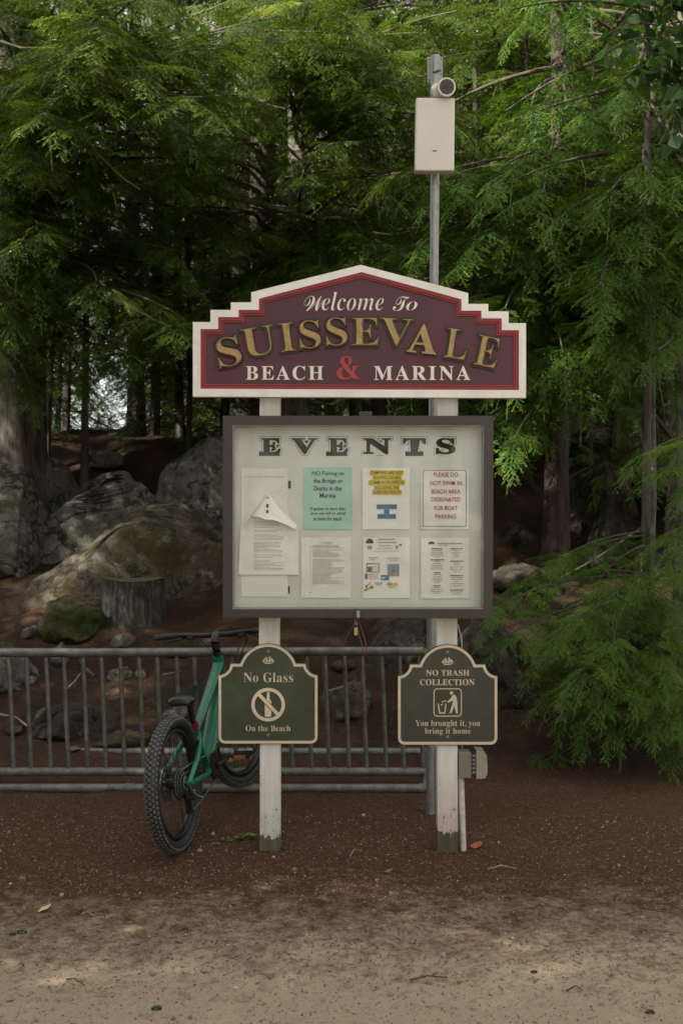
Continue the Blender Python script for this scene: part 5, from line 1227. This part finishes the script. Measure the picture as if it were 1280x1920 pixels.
for px, Y, rb, lb in ((700, 15.5, .16, 'dim forest trunk above the security camera pole, upper middle'), (930, 16.5, .14, 'dim brown trunk right of the antenna box'), (946, 12.4, .10, 'brown trunk just right of the lower corner of the welcome sign'), (820, 14.2, .13, 'hemlock hidden behind the welcome sign and steel pole')):
    r = np.random.default_rng(int(px)); t, at, zb = tree(lb, px, Y, rb, 'barkdark' if px != 946 else 'barkred', 12.5); cr = Crown()
    fill(cr, at, zb, 46, 1.2, 12, 2.8, 'C', r, .95, dens=.34); cr.build(t, ('hemlock', 'twig'))

for k, (px, Y, h) in enumerate(((125, 13.4, 6.5), (335, 12.6, 6.0), (425, 13.6, 7.0), (-40, 12.6, 6.0), (660, 13.0, 6.5), (890, 12.0, 5.5), (1150, 12.0, 6.0), (1290, 11.0, 6.0))):
    r = np.random.default_rng(300 + k)
    t, at, zb = tree(('slender understorey hemlock just left of the bright gap in the trees', 'understorey hemlock above the long pale slab', 'understorey hemlock behind the upright block at the left of the notice case', 'understorey hemlock behind the huge left trunk',
                      'understorey hemlock between the twin trunks and the steel pole', 'understorey hemlock right of the welcome sign', 'understorey hemlock between the shaggy and the slim trunk', 'understorey hemlock behind the slim mossy trunk at the right edge')[k], px, Y, .05, 'barkdark', h)
    cr = Crown(); fill(cr, at, zb, 40, 1.0 if k not in (0, 1) else 1.9, h, 1.7 if k else 0.9, 'B', r, .75, dens=.2, rad=.010); cr.build(t, ('hemlock', 'twig'))

for k, (px, Y, h, lb) in enumerate(((20, 12.4, 1.5, 'low dark hemlock seedling beside the huge left trunk'), (112, 12.9, 1.9, 'bushy low hemlock between the two thin sapling stems'), (300, 12.9, 1.7, 'low dark hemlock right of the dim square boulder'),
                                    (352, 12.2, 1.5, 'low dark hemlock behind the peak of the long pale slab'), (415, 12.6, 2.4, 'dark young hemlock against the left edge of the notice case'), (985, 11.6, 2.0, 'low dark hemlock left of the shaggy trunk at the right of the case'), (1110, 11.2, 1.8, 'low dark hemlock above the dark steep rock face'))):
    r = np.random.default_rng(400 + k); t, at, zb = tree(lb, px, Y, .03, 'barkdark', h, name='young_hemlock')
    cr = Crown(); fill(cr, at, zb, 26, .15, h, .85, 'B', r, .5, dens=.16, rad=.007); cr.build(t, ('hemlock', 'twig'))

# --- the wood behind: shared crowns, each tree its own object
r = np.random.default_rng(140)
protos = []
for k in range(3):
    cr = Crown(); H = 13
    fill(cr, lambda zz: np.array([0, 0, zz]), 0, 74, 0.4, H, 3.0, 'D' if k else 'C', r, 1.25, dens=.5)
    cr_ob = cr.build(None, ('hemlock', 'twig'), 'crown', (0, 0, 0))
    m = MB(); trunk_mesh(m, [(0, 0, -.3), (0, 0, 1), (0.05, 0, 5), (0, 0, H)], [.2, .17, .13, .02], 'barkdark', 12); tr_ob = m.build('trunk')
    protos.append((tr_ob.data, cr_ob.data)); bpy.data.objects.remove(cr_ob); bpy.data.objects.remove(tr_ob)
used = []
def wood_tree(x, y, sc, label, group, k=None):
    k = int(r.integers(3)) if k is None else k; t = thing('forest_tree', (x, y, gh(x, y) - .05), label, 'tree', group); t.rotation_euler.z = r.uniform(0, 6.28); t.scale = (sc, sc, sc * r.uniform(.9, 1.15))
    for nm, me_ in (('trunk', protos[k][0]), ('crown', protos[k][1])):
        o = bpy.data.objects.new(nm, me_); COL.objects.link(o); o.parent = t
cand = 0
while len(used) < 150 and cand < 6000:
    cand += 1
    y = 14.5 + 26 * r.random() ** 1.1; x = r.uniform(-1, 1) * (0.46 * y + 2.5)
    px = 640 + x / y * FPX
    if abs(px - 188) < 14 + 1.7 / y * FPX: continue
    if any((x - a) ** 2 + (y - b) ** 2 < 1.5 ** 2 for a, b in used): continue
    used.append((x, y)); wood_tree(x, y, r.uniform(.8, 1.2), 'dark hemlock standing deep in the wood behind the rocks', 'dark trees deep in the wood')
# unseen trees added left of the view to shade the sign, slope and sand
cr = Crown(); H = 13
fill(cr, lambda zz: np.array([0, 0, zz]), 0, 150, 0.8, H, 3.0, 'D', r, 1.3, dens=.36)
cr_ob = cr.build(None, ('hemlock', 'twig'), 'crown', (0, 0, 0)); protos.append((protos[0][0], cr_ob.data)); bpy.data.objects.remove(cr_ob)
for (x, y, sc, lb) in ((-8.2, -3.4, .80, 'shorter unseen hemlock added for shade behind the viewer on the left'), (-8.3, 4.7, .80, 'short unseen hemlock added for shade left of the rack'),
                   (-7.3, -2.5, .72, 'smallest unseen hemlock added for shade behind the viewer on the left'), (-5.4, -3.0, .85, 'unseen hemlock added for shade behind the viewer nearest the sandy path'), (-9.3, 7.0, .86, 'short unseen hemlock added for shade left of the rock pile'), (-5.7, 2.8, .93, 'tallest unseen hemlock added for shade between the rack and the sandy foreground on the left'),
                   (-7.3, 4.1, .60, 'shortest unseen hemlock added for shade left of the rack'), (-8.6, 1.2, .8, 'unseen hemlock added for shade farther out on the left of the clearing')):
    wood_tree(x, y, sc, lb, None, 3)
# unseen tree added for shade, its limb gap shaped to dapple the sand
t = thing('forest_tree', (-6.3, 0.7, gh(-6.3, .7) - .05), 'tall unseen hemlock added for shade left of the sandy foreground, limb gap shaped for dapples', 'tree')
tk = bpy.data.objects.new('trunk', protos[0][0]); COL.objects.link(tk); tk.parent = t; tk.scale = (.95, .95, .95)
cr = Crown()
for k in range(290):
    h = 0.8 + 11.5 * r.random(); a = r.uniform(0, 6.283); L = 2.9 * (1 - .55 * h / 12.3) * r.uniform(.7, 1.1)
    tip = np.array([math.cos(a) * L, math.sin(a) * L, -.35 * L * r.uniform(.3, 1.2)]); zt = h + tip[2]
    if -2.2 < tip[1] < 0.4 and tip[0] > -1.5 and abs(zt - 4.7) < .33: continue
    b = np.array([-6.3, .7, h]); cr.limb(b, b + tip, 'D', r, 1.1, dens=.36)
for k in range(120):
    h = 7.0 + 4.2 * r.random(); a = r.uniform(0, 6.283); L = 2.7 * (1 - .55 * h / 12.3) * r.uniform(.7, 1.1); b = np.array([-6.3, .7, h])
    cr.limb(b, b + np.array([math.cos(a) * L, math.sin(a) * L, -.25 * L]), 'D', r, 1.1, dens=.34)
cr.build(t, ('hemlock', 'twig'))
wood_tree(7.0, 5.2, 1.0, 'tall hemlock at the right side of the clearing', None, 3)

for k in range(26):      # the wood across the clearing
    a = R(-78 + 156 * (k + r.random() * .8) / 26); d = r.uniform(15, 24)
    wood_tree(math.sin(a) * d * 1.1, -math.cos(a) * d + 3, r.uniform(.8, 1.15), 'hemlock of the dark wood across the clearing behind the viewer', 'trees across the clearing')

# --- fallen log and dead branches
def stick(name, pts, rad, mat, label, cat):
    m = MB(); pts = [W(p[0], p[1], min(p[2], hit(p[0], p[1]) - .03) if p[1] > 1230 else p[2]) for p in pts]; m.tube(pts, list(np.linspace(rad, rad * .45, len(pts))), mat, 8); return tag(m.build(name, None, pts[0]), label, cat)
stick('fallen_log', [(255, 352, 10.9), (380, 352, 10.9), (430, 368, 10.9), (500, 385, 10.8), (610, 420, 10.7)], .055, 'barklichen', 'long bare dead limb slanting across in front of the twin trunks', 'branch')
stick('dead_branch', [(165, 265, 8.6), (195, 300, 8.6), (232, 335, 8.5), (262, 355, 8.4)], .012, 'barewood', 'thin pale dead branch among the sunlit left foliage', 'branch')
stick('dead_branch', [(200, 555, 9.0), (245, 575, 8.9), (290, 600, 8.9)], .016, 'barewood', 'pale broken dead branch left of the welcome sign', 'branch')
stick('dead_branch', [(2, 78, 7.6), (40, 90, 7.6), (105, 90, 7.5)], .011, 'barewood', 'pale twig crossing the upper left picture edge', 'branch')
stick('dead_branch', [(1090, 300, 8.4), (1098, 330, 8.4), (1095, 380, 8.3)], .007, 'twig', 'thin hanging brown twig right of the antenna box', 'branch')
stick('dead_branch', [(700, 436, 8.6), (735, 441, 8.6)], .010, 'barklichen', 'short pale snag just left of the steel pole', 'branch')

stick('root', [(178, 1268, 7.9), (160, 1252, 7.95), (150, 1238, 8.0)], .016, 'bark', 'short dark root stub behind the rack below the moss-covered boulder', 'root')
stick('dead_branch', [(128, 1290, 7.6), (142, 1276, 7.65), (152, 1262, 7.7)], .009, 'barewood', 'pale stick leaning on the slope behind the rack bars at left', 'branch')
stick('dead_branch', [(0, 1340, 7.3), (30, 1345, 7.3), (75, 1378, 7.2)], .012, 'barewood', 'crooked pale branch lying behind the rack near the left picture edge', 'branch')
stick('dead_branch', [(305, 1265, 7.6), (322, 1262, 7.6), (341, 1258, 7.6)], .006, 'barewood', 'white splinter of wood on the slope left of the handlebar stem', 'branch')
stick('dead_branch', [(606, 1298, 7.4), (640, 1288, 7.4), (668, 1275, 7.5)], .006, 'barewood', 'thin pale stick on the slope behind the rack between the signs', 'branch')
stick('dead_branch', [(1050, 1085, 8.4), (1120, 1045, 8.4), (1215, 980, 8.4)], .010, 'barewood', 'long thin bare branch slanting above the low young hemlock', 'branch')

# ================================================================ FOREST FLOOR DETAILS
r = np.random.default_rng(200)
def floor_points(n, yr, yp=1.0):
    y = yr[0] + (yr[1] - yr[0]) * r.random(n) ** yp; y = y + np.where(y < 4.6, r.normal(0, .28, n), 0) if yr[0] > 3.5 else y; x = (r.random(n) * 2 - 1) * (y * .34 + .4); return x, y
def chips(name, n, yr, L, Wd, cols, yp=1.0):
    """loose slivers lying on the ground"""
    x, y = floor_points(n, yr, yp); z = ground_h(x, y) + .004; a = r.uniform(0, math.pi, n); ln = r.uniform(*L, n); wd_ = r.uniform(*Wd, n)
    d = np.stack([np.cos(a), np.sin(a), r.normal(0, .14, n)], -1); s = np.stack([-np.sin(a), np.cos(a), r.normal(0, .25, n)], -1); c = np.stack([x, y, z], -1)
    tri = np.stack([c - d * ln[:, None] / 2 - s * wd_[:, None] / 2, c + d * ln[:, None] / 2, c - d * ln[:, None] / 2 * .6 + s * wd_[:, None] / 2], 1)
    m, t_, b = new_mat(name); at_ = N(t_, 'Attribute', attribute_name='shade'); t_.links.new(ramp(t_, at_.outputs['Fac'], cols), b.inputs['Base Color']); b.inputs['Roughness'].default_value = .9
    MAT[name] = m; o = tri_mesh(name, tri, r.random(n), (name,)); return tag(o, kind='stuff')
chips('needle_litter', 60000, (4.0, 12.5), (.010, .040), (.002, .006), [(0, (.030, .014, .009)), (.5, (.085, .042, .026)), (.85, (.17, .095, .055)), (1, (.22, .15, .10))], 1.4)
chips('sand_litter', 6000, (3.0, 4.7), (.004, .020), (.0015, .004), [(0, (.09, .062, .042)), (.6, (.16, .115, .078)), (1, (.34, .27, .19))], .8)
# gravel
x, y = floor_points(7000, (2.95, 5.6), 1.25); z = ground_h(x, y); v, f = ico(1); V = []; F = []; k = 0
sz = r.uniform(.0015, .0045, len(x)) * (1 + 2.2 * (r.random(len(x)) > .985))
P = (v[None] * (sz[:, None] * r.uniform(.6, 1.3, (len(x), 3)))[:, None, :] + np.stack([x, y, z + .001], -1)[:, None, :]).reshape(-1, 3); fa = np.array(f)
tri = P[(fa[None] + (np.arange(len(x)) * len(v))[:, None, None]).reshape(-1)].reshape(-1, 3, 3)
m, t_, b = new_mat('gravel'); at_ = N(t_, 'Attribute', attribute_name='shade'); t_.links.new(ramp(t_, at_.outputs['Fac'], [(0, (.15, .11, .08)), (.6, (.22, .17, .125)), (1, (.40, .34, .27))]), b.inputs['Base Color']); b.inputs['Roughness'].default_value = .9; MAT['gravel'] = m
tag(tri_mesh('gravel', tri, np.repeat(r.random(len(x)) ** 1.5, len(f)), ('gravel',)), kind='stuff')
# countable bits on the ground
def ground_pt(px, py):
    Y = CAMZ * FPX / (py - 960); return Vector(((px - 640) / FPX * Y, Y, gh((px - 640) / FPX * Y, Y)))
def flat_bit(name, px, py, poly, mat, label, cat, tilt=.3):
    c = ground_pt(px, py); m = MB(); pts = [(c.x + x, c.y + y, c.z + .010 + tilt * (x * .5 + abs(x) * .4 + y * .2)) for x, y in poly]; n = len(pts)
    ctr = tuple(np.mean(pts, 0) + np.array([0, 0, -.006])); m.add(pts + [ctr], [(i, (i + 1) % n, n) for i in range(n)], mat); return tag(m.build(name, None, c), label, cat)
flat_bit('paper_scrap', 83, 1706, [(-.022, -.022), (.018, -.008), (.022, .030), (-.014, .020)], 'litterpaper', 'small yellowed paper scrap on the ground at the lower left', 'litter', .5)
flat_bit('dead_leaf', 893, 1588, [(-.030, -.01), (-.01, -.028), (.018, -.022), (.03, .0), (.02, .026), (-.012, .03), (-.026, .014)], 'deadleaf', 'orange dead leaf on the ground right of the white conduit', 'leaf', .6)
flat_bit('dead_leaf', 728, 1637, [(-.022, -.006), (0, -.016), (.022, 0), (0, .016)], 'barewood', 'pale curled dead leaf left of the foot of the pinkish post', 'leaf', .6)
def pebble(px, py, sx, mat, label, sd):
    c = ground_pt(px, py); v, f = ico(3); rr_ = np.random.default_rng(sd); v = v.copy()
    for k in range(5):
        n_ = rr_.normal(size=3); n_ /= np.linalg.norm(n_); v = v - .9 * np.clip(v @ n_ - .65, 0, None)[:, None] * n_
    m = MB(); m.add(v * np.array([sx, sx * .7, sx * .55]) * (1 + .1 * vnoise(v * 2 + sd))[:, None] + np.array([c.x, c.y, c.z + sx * .25]), f, mat, True); tag(m.build('stone', None, c), label, 'stone')
pebble(42, 1746, .020, 'rockpale', 'small pale stone on the sand near the lower left picture edge', 1)
pebble(24, 1750, .013, 'rock', 'tiny brownish stone just left of the pale stone at lower left', 2)
pebble(348, 1741, .014, 'rock', 'small grey stone on the sand below the left post', 3)
pebble(294, 1890, .018, 'rockpale', 'flat grey stone on the sand near the bottom picture edge', 4)
pebble(876, 1722, .018, 'rockpale', 'brown grey stone half sunk where brown floor meets sand, right of the pinkish post', 5)
pebble(1000, 1822, .012, 'rockdark', 'dark small stone on the sand right of centre', 6)
pebble(1217, 1900, .016, 'rockpale', 'pale stone on the sand near the lower right corner', 7)
def twig(pts, rad, mat, label):
    P_ = [ground_pt(*p) + Vector((0, 0, rad + .003 + (.012 if i == 1 else 0))) for i, p in enumerate(pts)]; m = MB(); m.tube(P_, [rad, rad * .9, rad * .6][:len(P_)], mat, 6); tag(m.build('twig', None, P_[0]), label, 'twig')
twig([(915, 1633), (938, 1631), (968, 1632)], .005, 'barewood', 'straight pale twig on the brown floor right of the pinkish post')
twig([(655, 1611), (664, 1602), (676, 1600)], .003, 'barewood', 'thin curved twig on the floor left of the pinkish post')
twig([(768, 1839), (800, 1838), (838, 1835)], .004, 'twig', 'dark straight twig on the sand in the lower middle')
twig([(125, 1838), (140, 1843), (160, 1850)], .003, 'twig', 'dark short twig on the sand at lower left')
twig([(154, 1714), (165, 1714), (176, 1716)], .0045, 'barewood', 'short pale stick right of the paper scrap')
twig([(1060, 1860), (1078, 1857), (1092, 1858)], .003, 'twig', 'little dark twig on the sand at lower right')
# weeds by the left post
def weed(px, py, n, size, label, sd):
    c = ground_pt(px, py); rr_ = np.random.default_rng(sd); T = []
    for k in range(n):
        a = rr_.uniform(0, 6.28); h = rr_.uniform(.3, 1) * size; p = np.array(c) + np.array([math.cos(a) * size * rr_.uniform(.1, .9), math.sin(a) * size * .6 * rr_.uniform(.1, .9), h * .7]); d = np.array([math.cos(a), math.sin(a), rr_.uniform(-.2, .5)])
        T += leaf_tris(p, d, np.array([0, 0, 1.0]), size * rr_.uniform(.45, .8), rr_)
    t = thing('weed', c, label, 'plant'); o = tri_mesh('leaves', np.array(T), np.repeat(rr_.uniform(.4, 1, n), 20), ('hemlock_fresh',), None, t, c)
    m = MB(); [m.tube([np.array(c), np.array(c) + np.array([rr_.normal(0, .3) * size, rr_.normal(0, .3) * size, size * .6])], .0015, 'weed', 5) for k in range(5)]; m.build('stem', t)
weed(459, 1575, 26, .042, 'leafy bright green weed at the foot of the left post', 1)
weed(425, 1580, 10, .026, 'small green weed between the rear wheel and the leafy weed', 2)
weed(406, 1584, 6, .018, 'tiny green sprout nearest the rear tyre', 3)
